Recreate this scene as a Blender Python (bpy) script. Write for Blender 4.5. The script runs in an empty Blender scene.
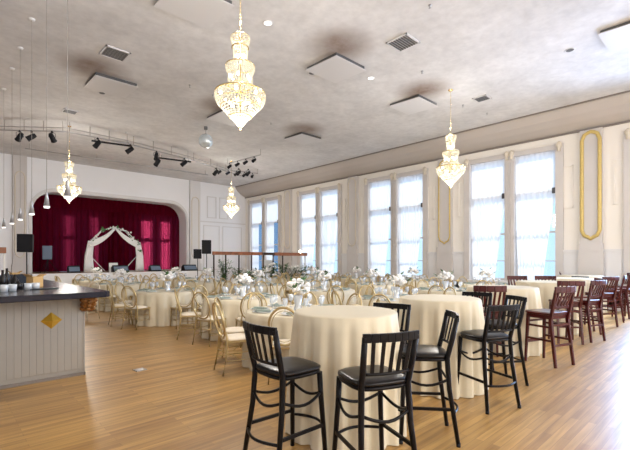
import bpy, bmesh, math, random
from math import sin, cos, pi, atan2, sqrt, radians as R
from mathutils import Vector, Matrix
random.seed(7)
S = bpy.context.scene
C = S.collection
# ------------------------------------------------------------------ camera
cam = bpy.data.objects.new('camera', bpy.data.cameras.new('camera'))
C.objects.link(cam)
cam.location = (0, 0, 1.5)
cam.rotation_euler = (R(90), 0, R(-43.3))
cam.data.sensor_width = 36
cam.data.lens = 403 / 630 * 36
cam.data.shift_y = 35 / 630
cam.data.clip_start = 0.05
cam.data.clip_end = 300
S.camera = cam
# ------------------------------------------------------------------ world, exposure
S.view_settings.view_transform = 'Standard'
S.view_settings.look = 'None'
S.view_settings.exposure = 0.70
S.view_settings.gamma = 1
S.view_settings.use_curve_mapping = False
W = bpy.data.worlds.new('sky')
S.world = W
W.use_nodes = True
nt = W.node_tree
bg = nt.nodes['Background']
tc = nt.nodes.new('ShaderNodeTexCoord')
sep = nt.nodes.new('ShaderNodeSeparateXYZ')
rmp = nt.nodes.new('ShaderNodeValToRGB')
nt.links.new(tc.outputs['Generated'], sep.inputs[0])
nt.links.new(sep.outputs['Z'], rmp.inputs[0])
rmp.color_ramp.elements[0].position = 0.0
rmp.color_ramp.elements[0].color = (0.50, 0.70, 0.90, 1)
rmp.color_ramp.elements[1].position = 0.5
rmp.color_ramp.elements[1].color = (0.34, 0.58, 0.95, 1)
nt.links.new(rmp.outputs[0], bg.inputs[0])
bg.inputs[1].default_value = 0.95
SUN_GAIN = 1.0
# geometry of the hall
XW, XL, YB, YS = 14.7, -3.6, -6.0, 22.2
HC, ZB, XA = 6.17, 5.55, 13.94
STG = 0.9
WIN_Y = [4.1, 8.98, 13.8, 18.6, -0.78, -5.6]


def light(name, kind, loc, energy, color=(1, 1, 1), **k):
    d = bpy.data.lights.new(name, kind)
    d.energy = energy
    d.color = color
    for a, b in k.items():
        if a not in ('rot', 'portal'):
            setattr(d, a, b)
    o = bpy.data.objects.new(name, d)
    C.objects.link(o)
    o.location = loc
    if 'rot' in k:
        o.rotation_euler = k['rot']
    return o


# high soft sun on the window wall
sun = light('sun', 'SUN', (30, 0, 30), 3.5, (1.0, 0.95, 0.88), angle=R(3))
sun.rotation_euler = Vector((0.62, -0.18, 0.76)).to_track_quat('Z', 'Y').to_euler()
# daylight through the windows nearest the viewpoint, then an added fill lamp behind it
for i, y in enumerate(WIN_Y[4:]):
    l = light('window_daylight', 'AREA', (XW + 0.35, y + 1.5, 2.95), (560, 220)[i], (0.42, 0.62, 1.0), shape='RECTANGLE',
              size=4.4, size_y=3.0, rot=(0, R(72), 0))
    l.data.spread = R(150)
light('back_fill', 'AREA', (4.5, YB + 0.1, 3.1), 370, (1.0, 0.97, 0.93), shape='RECTANGLE',
      size=13.0, size_y=4.6, rot=(R(90), 0, R(0)))  # added frontal fill; the rear wall here has no glazing
for x, e in ((8.9, 10), (10.0, 10), (4.95, 3), (6.15, 3)):
    l = light('stage_window_daylight', 'AREA', (x, 24.9, 2.4), e, (1, 0.93, 0.96), shape='RECTANGLE', size=0.55, size_y=2.9, rot=(R(-90), 0, 0))
    l.data.spread = R(12)
CHAND = [(3.39, 5.26), (10.3, 5.5), (3.4, 16.1), (10.2, 16.6)]
CH_POWER = 125


# ------------------------------------------------------------------ materials
def new_mat(name):
    m = bpy.data.materials.new(name)
    m.use_nodes = True
    return m, m.node_tree, m.node_tree.nodes['Principled BSDF']


def plain(name, col, rough=0.5, metal=0.0, noise=0.0, nscale=8.0, emis=None, es=0.0, bump=0.0, spec=0.5, alpha=1, coat=0):
    m, t, b = new_mat(name)
    b.inputs['Base Color'].default_value = (*col, 1)
    b.inputs['Roughness'].default_value = rough
    b.inputs['Metallic'].default_value = metal
    b.inputs['Specular IOR Level'].default_value = spec
    b.inputs['Coat Weight'].default_value = coat
    if emis:
        b.inputs['Emission Color'].default_value = (*emis, 1)
        b.inputs['Emission Strength'].default_value = es
    if noise or bump:
        tc = t.nodes.new('ShaderNodeTexCoord')
        n = t.nodes.new('ShaderNodeTexNoise')
        n.inputs['Scale'].default_value = nscale
        n.inputs['Detail'].default_value = 5
        t.links.new(tc.outputs['Object'], n.inputs['Vector'])
        if noise:
            r = t.nodes.new('ShaderNodeValToRGB')
            r.color_ramp.elements[0].position = 0.3
            r.color_ramp.elements[1].position = 0.7
            r.color_ramp.elements[0].color = (*[max(0, c * (1 - noise)) for c in col], 1)
            r.color_ramp.elements[1].color = (*[min(1, c * (1 + noise)) for c in col], 1)
            t.links.new(n.outputs['Fac'], r.inputs[0])
            t.links.new(r.outputs[0], b.inputs['Base Color'])
        if bump:
            u = t.nodes.new('ShaderNodeBump')
            u.inputs['Strength'].default_value = bump
            u.inputs['Distance'].default_value = 0.02
            t.links.new(n.outputs['Fac'], u.inputs['Height'])
            t.links.new(u.outputs[0], b.inputs['Normal'])
    return m


def fabric_thin(name, col, trans_col, mixt, transp=0.0, fold=0.0):
    """cloth that lets light through: diffuse + translucent (+ see-through weave)"""
    m = bpy.data.materials.new(name)
    m.use_nodes = True
    t = m.node_tree
    for n in list(t.nodes):
        t.nodes.remove(n)
    out = t.nodes.new('ShaderNodeOutputMaterial')
    d = t.nodes.new('ShaderNodeBsdfDiffuse'); d.inputs[0].default_value = (*col, 1)
    tr = t.nodes.new('ShaderNodeBsdfTranslucent'); tr.inputs[0].default_value = (*trans_col, 1)
    mx = t.nodes.new('ShaderNodeMixShader'); mx.inputs[0].default_value = mixt
    t.links.new(d.outputs[0], mx.inputs[1]); t.links.new(tr.outputs[0], mx.inputs[2])
    last = mx
    if transp:
        tp = t.nodes.new('ShaderNodeBsdfTransparent')
        m2 = t.nodes.new('ShaderNodeMixShader'); m2.inputs[0].default_value = transp
        t.links.new(mx.outputs[0], m2.inputs[1]); t.links.new(tp.outputs[0], m2.inputs[2])
        last = m2
    t.links.new(last.outputs[0], out.inputs[0])
    return m


def glassy(name, col=(1, 1, 1), gloss=0.12, tint=0.0):
    m = bpy.data.materials.new(name)
    m.use_nodes = True
    t = m.node_tree
    for n in list(t.nodes):
        t.nodes.remove(n)
    out = t.nodes.new('ShaderNodeOutputMaterial')
    tp = t.nodes.new('ShaderNodeBsdfTransparent'); tp.inputs[0].default_value = (*col, 1)
    g = t.nodes.new('ShaderNodeBsdfGlossy'); g.inputs['Roughness'].default_value = 0.08
    d = t.nodes.new('ShaderNodeBsdfDiffuse'); d.inputs[0].default_value = (0.9, 0.93, 0.95, 1)
    m1 = t.nodes.new('ShaderNodeMixShader'); m1.inputs[0].default_value = gloss
    m2 = t.nodes.new('ShaderNodeMixShader'); m2.inputs[0].default_value = tint
    t.links.new(tp.outputs[0], m1.inputs[1]); t.links.new(g.outputs[0], m1.inputs[2])
    t.links.new(m1.outputs[0], m2.inputs[1]); t.links.new(d.outputs[0], m2.inputs[2])
    t.links.new(m2.outputs[0], out.inputs[0])
    return m


PANELS = [(3.4, 6.8), (7.05, 6.75), (10.4, 6.75), (3.4, 11.5), (6.95, 11.5), (10.2, 11.5), (10.35, 1.5)]


def ceiling_mat():
    m, t, b = new_mat('mottled_ceiling_paint')
    tc = t.nodes.new('ShaderNodeTexCoord')
    mp = t.nodes.new('ShaderNodeMapping')
    mp.inputs['Scale'].default_value = (1, 1.0, 1)
    t.links.new(tc.outputs['Object'], mp.inputs[0])
    n1 = t.nodes.new('ShaderNodeTexNoise'); n1.inputs['Scale'].default_value = 0.9; n1.inputs['Detail'].default_value = 9
    n1.inputs['Roughness'].default_value = 0.68
    n2 = t.nodes.new('ShaderNodeTexNoise'); n2.inputs['Scale'].default_value = 5.5; n2.inputs['Detail'].default_value = 6
    for n in (n1, n2):
        t.links.new(mp.outputs[0], n.inputs['Vector'])
    r1 = t.nodes.new('ShaderNodeValToRGB')
    r1.color_ramp.elements[0].position = 0.33; r1.color_ramp.elements[0].color = (0.60, 0.592, 0.59, 1)
    r1.color_ramp.elements[1].position = 0.66; r1.color_ramp.elements[1].color = (0.76, 0.752, 0.75, 1)
    t.links.new(n1.outputs['Fac'], r1.inputs[0])
    r2 = t.nodes.new('ShaderNodeValToRGB')
    r2.color_ramp.elements[0].position = 0.35; r2.color_ramp.elements[0].color = (0.92, 0.92, 0.92, 1)
    r2.color_ramp.elements[1].position = 0.62; r2.color_ramp.elements[1].color = (1, 1, 1, 1)
    t.links.new(n2.outputs['Fac'], r2.inputs[0])
    mu = t.nodes.new('ShaderNodeMixRGB'); mu.blend_type = 'MULTIPLY'; mu.inputs[0].default_value = 1
    t.links.new(r1.outputs[0], mu.inputs[1]); t.links.new(r2.outputs[0], mu.inputs[2])
    last = mu.outputs[0]
    # brown soot stains beside the air diffusers
    for (px, py) in PANELS:
        v = t.nodes.new('ShaderNodeVectorMath'); v.operation = 'SUBTRACT'
        v.inputs[1].default_value = (px - 0.62, py - 0.72, HC)
        t.links.new(tc.outputs['Object'], v.inputs[0])
        l = t.nodes.new('ShaderNodeVectorMath'); l.operation = 'LENGTH'
        t.links.new(v.outputs[0], l.inputs[0])
        rr = t.nodes.new('ShaderNodeMapRange')
        rr.inputs[1].default_value = 0.1; rr.inputs[2].default_value = 1.0
        rr.inputs[3].default_value = 1.5; rr.inputs[4].default_value = 0.0
        rr.interpolation_type = 'SMOOTHSTEP'
        t.links.new(l.outputs['Value'], rr.inputs[0])
        nm = t.nodes.new('ShaderNodeMath'); nm.operation = 'MULTIPLY'
        t.links.new(rr.outputs[0], nm.inputs[0]); t.links.new(n1.outputs['Fac'], nm.inputs[1])
        mm = t.nodes.new('ShaderNodeMixRGB'); mm.inputs[2].default_value = (0.16, 0.085, 0.045, 1)
        t.links.new(nm.outputs[0], mm.inputs[0]); t.links.new(last, mm.inputs[1])
        last = mm.outputs[0]
    t.links.new(last, b.inputs['Base Color'])
    b.inputs['Roughness'].default_value = 0.8
    return m


def floor_mat():
    m, t, b = new_mat('oak_strip_flooring')
    tc = t.nodes.new('ShaderNodeTexCoord')
    br = t.nodes.new('ShaderNodeTexBrick')
    br.inputs['Scale'].default_value = 1.0
    br.inputs['Brick Width'].default_value = 1.1
    br.inputs['Row Height'].default_value = 0.07
    br.inputs['Mortar Size'].default_value = 0.0025
    br.inputs['Mortar Smooth'].default_value = 0.3
    br.inputs['Bias'].default_value = 0.0
    br.inputs['Color1'].default_value = (0.60, 0.37, 0.125, 1)
    br.inputs['Color2'].default_value = (0.40, 0.225, 0.07, 1)
    br.inputs['Mortar'].default_value = (0.34, 0.19, 0.07, 1)
    t.links.new(tc.outputs['Object'], br.inputs['Vector'])
    mp = t.nodes.new('ShaderNodeMapping'); mp.inputs['Scale'].default_value = (0.9, 14, 1)
    t.links.new(tc.outputs['Object'], mp.inputs[0])
    n = t.nodes.new('ShaderNodeTexNoise'); n.inputs['Scale'].default_value = 1.6; n.inputs['Detail'].default_value = 6
    t.links.new(mp.outputs[0], n.inputs['Vector'])
    r = t.nodes.new('ShaderNodeValToRGB')
    r.color_ramp.elements[0].position = 0.3; r.color_ramp.elements[0].color = (0.66, 0.60, 0.50, 1)
    r.color_ramp.elements[1].position = 0.7; r.color_ramp.elements[1].color = (1.12, 1.08, 1.0, 1)
    t.links.new(n.outputs['Fac'], r.inputs[0])
    mu = t.nodes.new('ShaderNodeMixRGB'); mu.blend_type = 'MULTIPLY'; mu.inputs[0].default_value = 1
    t.links.new(br.outputs[0], mu.inputs[1]); t.links.new(r.outputs[0], mu.inputs[2])
    t.links.new(mu.outputs[0], b.inputs['Base Color'])
    b.inputs['Roughness'].default_value = 0.36
    b.inputs['Specular IOR Level'].default_value = 0.6
    b.inputs['Coat Weight'].default_value = 0.4
    b.inputs['Coat Roughness'].default_value = 0.4
    return m


M = dict(
    ceiling=ceiling_mat(), floor=floor_mat(),
    wall=plain('cream_wall_paint', (0.84, 0.80, 0.74), 0.7, noise=0.02, nscale=0.7),
    stage_wall=plain('white_wall_paint', (0.86, 0.87, 0.90), 0.7, noise=0.02, nscale=0.7),
    cove=plain('beige_grey_cove_paint', (0.50, 0.455, 0.42), 0.75, noise=0.05, nscale=0.5),
    grey=plain('grey_taupe_trim_paint', (0.60, 0.57, 0.555), 0.6, noise=0.03, nscale=1.5),
    wains=plain('pale_grey_wainscot_paint', (0.72, 0.715, 0.72), 0.6, noise=0.02, nscale=1),
    sash=plain('window_frame_paint', (0.55, 0.52, 0.50), 0.5),
    sashdark=plain('window_latch_metal', (0.06, 0.06, 0.07), 0.4),
    line=plain('dark_trim_line', (0.22, 0.19, 0.17), 0.6),
    gilt=plain('gilt_plaster', (0.62, 0.47, 0.16), 0.45, 0.25, noise=0.12, nscale=30),
    bargold=plain('deep_gold_paint', (0.62, 0.36, 0.04), 0.35, 0.4),
    giltpale=plain('pale_gilt_plaster', (0.66, 0.60, 0.50), 0.5),
    gold=plain('gold_chair_lacquer', (0.52, 0.40, 0.20), 0.28, 0.6, noise=0.06, nscale=14),
    champagne=plain('champagne_chair_lacquer', (0.80, 0.73, 0.60), 0.3, 0.5),
    cushion=plain('cream_vinyl', (0.82, 0.74, 0.60), 0.5),
    cloth=plain('ivory_polyester', (0.67, 0.60, 0.45), 0.65, noise=0.02, nscale=3, spec=0.25),
    clothwhite=plain('white_linen', (0.90, 0.89, 0.88), 0.7, spec=0.2),
    black=plain('black_powder_coat', (0.006, 0.005, 0.006), 0.32, spec=0.18),
    blackvinyl=plain('black_vinyl', (0.008, 0.006, 0.006), 0.30, spec=0.3),
    blackmat=plain('matte_black_plastic', (0.010, 0.011, 0.015), 0.5, spec=0.25),
    cherry=plain('cherry_stained_wood', (0.060, 0.004, 0.004), 0.28, noise=0.3, nscale=6, spec=0.4, coat=0.15),
    velvet=fabric_thin('burgundy_velvet', (0.085, 0.002, 0.010), (0.70, 0.06, 0.17), 0.22),
    sheer=fabric_thin('sheer_white_voile', (0.93, 0.93, 0.95), (0.93, 0.94, 0.97), 0.60, 0.13),
    pane=glassy('window_glass', (0.93, 0.97, 1.0), 0.05),
    glass=glassy('clear_drinking_glass', (0.93, 0.96, 0.98), 0.25, 0.38),
    crystal=plain('self_glowing_crystal_beads', (0.42, 0.40, 0.33), 0.12, 0.0, emis=(1, 0.88, 0.66), es=0.30, spec=1.0),  # beads emit faintly, standing in for bulb light caught in the crystal
    bulb=plain('glowing_bulb', (1, 1, 1), 0.3, emis=(1, 0.9, 0.7), es=14),
    chgold=plain('polished_gold', (0.80, 0.62, 0.30), 0.2, 0.9),
    beadboard=plain('beige_grey_beadboard_paint', (0.34, 0.315, 0.275), 0.55, noise=0.04, nscale=2),
    counter=plain('dark_laminate_countertop', (0.010, 0.009, 0.018), 0.2, noise=0.3, nscale=20, spec=0.28),
    bronze=plain('antique_gold_carving', (0.26, 0.11, 0.025), 0.4, 0.45, noise=0.4, nscale=40, bump=0.6),
    card=plain('kraft_cardboard', (0.55, 0.34, 0.13), 0.8, noise=0.08, nscale=12),
    carddark=plain('brown_cardboard_inside', (0.22, 0.11, 0.05), 0.8),
    plastic=plain('white_plastic', (0.85, 0.85, 0.84), 0.4),
    panelw=plain('white_painted_metal', (0.66, 0.65, 0.65), 0.5),
    ventdark=plain('grey_vent_metal', (0.10, 0.10, 0.10), 0.5),
    mirror=plain('mirror_tiles', (0.80, 0.90, 0.95), 0.2, 0.6),
    wire=plain('thin_grey_wire', (0.30, 0.28, 0.26), 0.5),
    china=plain('white_china', (0.86, 0.86, 0.84), 0.2),
    sage=plain('sage_grey_napkin_linen', (0.27, 0.32, 0.27), 0.8),
    leaf=plain('green_leaves', (0.05, 0.14, 0.035), 0.5, noise=0.4, nscale=9),
    petals=plain('white_petals', (0.88, 0.86, 0.83), 0.7),
    wood=plain('warm_stained_beam', (0.36, 0.13, 0.055), 0.45, noise=0.35, nscale=4),
    wooddark=plain('dark_wood', (0.05, 0.028, 0.02), 0.5),
    bluegrey=plain('blue_grey_plastic', (0.14, 0.19, 0.27), 0.45),
    red=plain('deep_red_enamel', (0.45, 0.03, 0.02), 0.4),
    skirt=plain('white_stage_skirt', (0.80, 0.81, 0.83), 0.7),
    facade=plain('blue_grey_facade', (0.10, 0.20, 0.30), 0.8, noise=0.15, nscale=0.6),
    steel=plain('brushed_steel', (0.45, 0.45, 0.46), 0.35, 0.8),
    stagefloor=plain('stage_boards', (0.30, 0.19, 0.11), 0.5, noise=0.1, nscale=3),
    backlit=plain('pendant_glass', (0.88, 0.88, 0.86), 0.3, emis=(1, 0.97, 0.92), es=0.9),
    pendantcone=plain('brushed_nickel_cone', (0.42, 0.42, 0.43), 0.35, 0.5),
)


# ------------------------------------------------------------------ mesh helper
class MB:
    def __init__(s):
        s.v, s.f, s.sm = [], [], []

    def add(s, vs, fs, smooth=False):
        n = len(s.v)
        s.v += [tuple(p) for p in vs]
        s.f += [tuple(i + n for i in f) for f in fs]
        s.sm += [smooth] * len(fs)
        return s

    def box(s, x0, x1, y0, y1, z0, z1, mat=None):
        vs = [Vector((x, y, z)) for x in (x0, x1) for y in (y0, y1) for z in (z0, z1)]
        if mat:
            vs = [mat @ p for p in vs]
        return s.add(vs, [(0, 1, 3, 2), (4, 6, 7, 5), (0, 4, 5, 1), (2, 3, 7, 6), (0, 2, 6, 4), (1, 5, 7, 3)])

    def bar(s, p, q, w, h=None, up=(0, 0, 1), w2=None, h2=None):
        """rectangular bar from p to q, w across, h along 'up'"""
        h = h or w
        w2, h2 = w2 or w, h2 or h
        p, q = Vector(p), Vector(q)
        d = (q - p).normalized()
        u = Vector(up)
        a = d.cross(u)
        if a.length < 1e-4:
            a = d.cross(Vector((0, 1, 0)))
        a.normalize()
        b = a.cross(d).normalized()
        vs = []
        for c, ww, hh in ((p, w, h), (q, w2, h2)):
            for i, j in ((-1, -1), (1, -1), (1, 1), (-1, 1)):
                vs.append(c + a * i * ww / 2 + b * j * hh / 2)
        return s.add(vs, [(0, 3, 2, 1), (4, 5, 6, 7), (0, 1, 5, 4), (1, 2, 6, 5), (2, 3, 7, 6), (3, 0, 4, 7)])

    def tube(s, pts, r, n=8, closed=False, flat=1.0, up=(0, 0, 1)):
        pts = [Vector(p) for p in pts]
        k = len(pts)
        rs = r if isinstance(r, (list, tuple)) else [r] * k
        vs, fs = [], []
        for i, p in enumerate(pts):
            a = pts[(i - 1) % k] if (closed or i > 0) else p
            b = pts[(i + 1) % k] if (closed or i < k - 1) else p
            d = (b - a).normalized()
            u = Vector(up)
            if abs(d.dot(u)) > 0.98:
                u = Vector((0, 1, 0))
            e1 = d.cross(u).normalized()
            e2 = e1.cross(d).normalized()
            for j in range(n):
                t = 2 * pi * j / n
                vs.append(p + e1 * cos(t) * rs[i] + e2 * sin(t) * rs[i] * flat)
        m = k if closed else k - 1
        for i in range(m):
            for j in range(n):
                a, b = i * n + j, i * n + (j + 1) % n
                c, d = ((i + 1) % k) * n + (j + 1) % n, ((i + 1) % k) * n + j
                fs.append((a, b, c, d))
        s.add(vs, fs, True)
        if not closed:
            o = len(s.v) - len(vs)
            s.f += [tuple(o + j for j in range(n - 1, -1, -1)), tuple(o + (k - 1) * n + j for j in range(n))]
            s.sm += [False, False]
        return s

    def lathe(s, prof, c=(0, 0, 0), n=24, rad=None, smooth=True):
        """prof: list of (r, z); rad(theta, r, z, i) may vary the radius"""
        vs, fs = [], []
        for i, (r, z) in enumerate(prof):
            for j in range(n):
                t = 2 * pi * j / n
                rr = rad(t, r, z, i) if rad else r
                vs.append((c[0] + rr * cos(t), c[1] + rr * sin(t), c[2] + z))
        for i in range(len(prof) - 1):
            for j in range(n):
                fs.append((i * n + j, i * n + (j + 1) % n, (i + 1) * n + (j + 1) % n, (i + 1) * n + j))
        return s.add(vs, fs, smooth)

    def disc(s, c, r, n=20):
        return s.add([(c[0] + r * cos(2 * pi * j / n), c[1] + r * sin(2 * pi * j / n), c[2]) for j in range(n)],
                     [tuple(range(n))])

    def prism(s, poly, z0, z1):
        n = len(poly)
        vs = [(x, y, z0) for x, y in poly] + [(x, y, z1) for x, y in poly]
        fs = [tuple(range(n - 1, -1, -1)), tuple(range(n, 2 * n))] + [(i, (i + 1) % n, n + (i + 1) % n, n + i) for i in range(n)]
        return s.add(vs, fs)

    def ball(s, c, r, n=8, m=6, sz=1.0):
        return s.lathe([(max(1e-4, r * sin(pi * i / m)), -r * sz * cos(pi * i / m)) for i in range(m + 1)], c, n)

    def xf(s, mat):
        s.v = [tuple(mat @ Vector(p)) for p in s.v]
        return s

    def mesh(s, name, mat):
        me = bpy.data.meshes.new(name)
        me.from_pydata(s.v, [], s.f)
        me.polygons.foreach_set('use_smooth', s.sm)
        me.materials.append(M[mat] if isinstance(mat, str) else mat)
        bm = bmesh.new(); bm.from_mesh(me)
        bmesh.ops.recalc_face_normals(bm, faces=bm.faces)
        bm.to_mesh(me); bm.free()
        me.update()
        return me

    def build(s, name, mat, parent=None, loc=None, rot=None, bevel=0):
        o = bpy.data.objects.new(name, s.mesh(name, mat))
        C.objects.link(o)
        if parent:
            o.parent = parent
        if loc:
            o.location = loc
        if rot:
            o.rotation_euler = rot
        if bevel:
            b = o.modifiers.new('bevel', 'BEVEL'); b.width = bevel; b.segments = 2; b.limit_method = 'ANGLE'
        return o


def tag(o, label=None, cat=None, group=None, kind=None):
    if label: o['label'] = label
    if cat: o['category'] = cat
    if group: o['group'] = group
    if kind: o['kind'] = kind
    return o


def thing(name, label, cat, loc=(0, 0, 0), rz=0, group=None):
    o = bpy.data.objects.new(name, None)
    o.empty_display_size = 0.1
    C.objects.link(o)
    o.location = loc
    o.rotation_euler = (0, 0, rz)
    return tag(o, label, cat, group)


def struct(o):
    o['kind'] = 'structure'
    return o


CH = {}


def kids(o):
    return list(o.children)


def dup(root, loc, rz, label, group=None):
    r = root.copy(); C.objects.link(r)
    r.location = loc; r.rotation_euler = (0, 0, rz)
    r['label'] = label
    if group: r['group'] = group
    for ch in kids(root):
        c = ch.copy(); C.objects.link(c); c.parent = r
        for g in kids(ch):
            d = g.copy(); C.objects.link(d); d.parent = c
    return r


def plan(l, d):
    """floor plan: l metres to the right of, d metres ahead of the doorway spot, in hall axes"""
    return (0.728 * l + 0.686 * d, -0.686 * l + 0.728 * d)


def face(l, d):
    x, y = plan(l, d)
    return atan2(-x, y)


# ================================================================== STRUCTURE
struct(MB().box(XL - 0.3, XW + 0.3, YB - 0.3, 25.2, -0.2, 0).build('floor', 'floor'))
struct(MB().box(XL - 0.3, XA, YB - 0.3, 25.2, HC, HC + 0.2).build('ceiling', 'ceiling'))
# cove band between ceiling and window wall
mb = MB()
prof = [(XA, HC), (XA + 0.03, HC - 0.10), (XA + 0.16, HC - 0.28), (XA + 0.38, HC - 0.44), (XA + 0.62, HC - 0.56), (XW, ZB), (XW + 0.3, ZB), (XW + 0.3, HC + 0.2), (XA, HC + 0.2)]
n = len(prof)
vs = [(x, y, z) for y in (YB, YS) for x, z in prof]
mb.add(vs, [tuple(range(n)), tuple(range(2 * n - 1, n - 1, -1))] + [(i, (i + 1) % n, n + (i + 1) % n, n + i) for i in range(n)])
o = mb.build('trim_1', 'cove'); struct(o)
struct(MB().box(XA - 0.05, XA + 0.012, YB, YS, HC - 0.035, HC - 0.001).build('trim_2', 'line'))
struct(MB().box(XW - 0.06, XW - 0.002, YB, YS, ZB - 0.05, ZB - 0.005).build('trim_3', 'line'))
# window wall
SILL, HEAD = 0.74, 5.15
mb = MB()
mb.box(XW, XW + 0.3, YB - 0.3, YS, 0, SILL).box(XW, XW + 0.3, YB - 0.3, YS, HEAD, ZB)
ys = sorted(WIN_Y)
edges = [YB - 0.3] + [e for y in ys for e in (y, y + 3.0)] + [YS]
for i in range(0, len(edges), 2):
    if edges[i + 1] > edges[i]:
        mb.box(XW, XW + 0.3, edges[i], edges[i + 1], SILL, HEAD)
struct(mb.build('wall_right', 'wall'))
# wainscot with raised panels, and its cap rail
mb = MB()
WZ = 1.75
for i in range(0, len(edges), 2):
    a, b = edges[i], edges[i + 1]
    if b - a < 0.5: continue
    mb.box(XW - 0.04, XW - 0.001, a + 0.16, b - 0.16, 0.16, WZ)
    mb.box(XW - 0.075, XW - 0.001, a + 0.16, b - 0.16, WZ, WZ + 0.07)
    for p0, p1 in ((a + 0.22, (a + b) / 2 - 0.34), ((a + b) / 2 + 0.34, b - 0.22)):
        if p1 - p0 > 0.15:
            mb.box(XW - 0.055, XW - 0.04, p0, p1, 0.9, WZ - 0.12)
mb.box(XW - 0.04, XW - 0.001, YB, YS, 0.16, SILL - 0.06)
struct(mb.build('trim_4', 'wains'))
struct(MB().box(XW - 0.07, XW - 0.001, YB, YS, 0, 0.16).build('baseboard_right', 'wains'))


def gold_frame(mb, plane, c, z0, z1, w, off, t=0.06):
    """moulded frame with clipped, scalloped ends. plane 'x': lies on window wall at y=c; 'y': on stage wall at x=c"""
    h = w / 2
    pts = [(-h, z0 + 0.25), (-h * 0.72, z0 + 0.10), (-h * 0.35, z0 + 0.06), (0, z0), (h * 0.35, z0 + 0.06), (h * 0.72, z0 + 0.10), (h, z0 + 0.25),
           (h, z1 - 0.25), (h * 0.72, z1 - 0.08), (h * 0.35, z1 - 0.03), (0, z1), (-h * 0.35, z1 - 0.03), (-h * 0.72, z1 - 0.08), (-h, z1 - 0.25)]
    pts3 = [(off, c + a, z) if plane == 'x' else (c + a, off, z) for a, z in pts]
    mb.tube(pts3, t / 2, 6, closed=True, up=(1, 0, 0) if plane == 'x' else (0, 1, 0))


# pilasters on the window wall
for k, yc in enumerate((3.18, 8.04, 12.86, 17.75, -1.7)):
    ra = struct(MB().box(XW - 0.14, XW - 0.001, yc - 0.29, yc + 0.29, WZ + 0.02, ZB - 0.06)
                .box(XW - 0.18, XW - 0.001, yc - 0.31, yc + 0.31, WZ + 0.02, WZ + 0.26)
                .box(XW - 0.16, XW - 0.001, yc - 0.32, yc + 0.32, 0.16, WZ + 0.02)
                .build('trim_%d' % (5 + k), 'grey'))
    fr = MB(); gold_frame(fr, 'x', yc, 2.15, 5.42, 0.46, XW - 0.155, 0.06 if k else 0.11)
    f = fr.build('gilded_moulding', 'gilt' if k in (0, 1) else 'giltpale', ra)
# narrow moulded wall panels beside the windows
mb = MB()
for i in range(0, len(edges) - 1, 2):
    a, b = edges[i], edges[i + 1]
    yc = (a + b) / 2
    if b - a < 1.5: continue
    for p in (yc - 0.66, yc + 0.66):
        y0, y1, z0, z1 = p - 0.14, p + 0.14, 3.15, 4.5
        for q in ((y0, y0 + .03, z0, z1), (y1 - .03, y1, z0, z1), (y0, y1, z0, z0 + .03), (y0, y1, z1 - .03, z1)):
            mb.box(XW - 0.035, XW - 0.001, q[0], q[1], q[2], q[3])
struct(mb.build('trim_10', 'wall'))

# windows
TR, MR = 3.80, 2.43
for k, y in enumerate(WIN_Y):
    w = bpy.data.objects.new('window_%d' % (k + 1), None); C.objects.link(w); struct(w)
    w.location = (XW, y, SILL)
    x0 = -0.10
    mb = MB()
    for (a, b) in ((-0.16, 0.06), (1.34, 1.66), (2.94, 3.16)):
        mb.box(x0, 0.12, a, b, 0.0, HEAD - SILL + 0.10)
    mb.box(x0 + 0.02, 0.12, 0.0, 3.0, HEAD - SILL - 0.06, HEAD - SILL + 0.10)
    # slim fluting on the central post
    for a in (1.42, 1.50, 1.58):
        mb.bar((x0 - 0.012, a, 0.1), (x0 - 0.012, a, HEAD - SILL - 0.25), 0.03)
    mb.build('window_frame', 'grey', w)
    MB().box(x0 - 0.08, 0.14, -0.2, 3.2, -0.05, 0.03).box(x0 - 0.02, 0.02, -0.18, 3.18, -0.16, -0.05).build('window_sill', 'wains', w)
    cp = MB()
    for a in (-0.05, 1.42, 1.58, 3.05):
        cp.lathe([(0.055, -0.22), (0.05, -0.1), (0.085, -0.06), (0.09, 0.02), (0.05, 0.08), (0.001, 0.12)], (x0 - 0.02, a, HEAD - SILL + 0.06), 10)
    cp.build('gilded_capital', 'giltpale', w)
    for (a, b) in ((0.06, 1.34), (1.66, 2.94)):
        s = MB()
        s.box(0.13, 0.19, a, a + 0.05, 0.03, HEAD - SILL - 0.06).box(0.13, 0.19, b - 0.05, b, 0.03, HEAD - SILL - 0.06)
        s.box(0.10, 0.20, a, b, TR - SILL - 0.06, TR - SILL + 0.06)
        s.box(0.13, 0.19, a, b, MR - SILL - 0.03, MR - SILL + 0.03)
        s.box(0.13, 0.19, a, b, 1.47 - SILL - 0.015, 1.47 - SILL + 0.015)
        s.box(0.13, 0.19, a, b, 0.03, 0.11).box(0.13, 0.19, a, b, HEAD - SILL - 0.12, HEAD - SILL - 0.06)
        so = s.build('sash', 'sash', w)
        MB().box(0.155, 0.165, a + 0.05, b - 0.05, 0.11, HEAD - SILL - 0.12).build('pane', 'pane', so)
        MB().box(-0.06, 0.10, a + 0.01, a + 0.11, TR - SILL - 0.12, TR - SILL + 0.06).build('curtain_rod_bracket', 'sashdark', w)

# stage wall with its rounded opening
OX0, OX1, OZ = 3.22, 10.62, 4.70


def arch_pts(x0, x1, z1, r, n=8, z0=0.0):
    p = [(x0, z0)]
    for i in range(n + 1):
        t = pi - (pi / 2) * i / n
        p.append((x0 + r + r * cos(t), z1 - r + r * sin(t)))
    for i in range(n + 1):
        t = pi / 2 - (pi / 2) * i / n
        p.append((x1 - r + r * cos(t), z1 - r + r * sin(t)))
    p.append((x1, z0))
    return p


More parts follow.
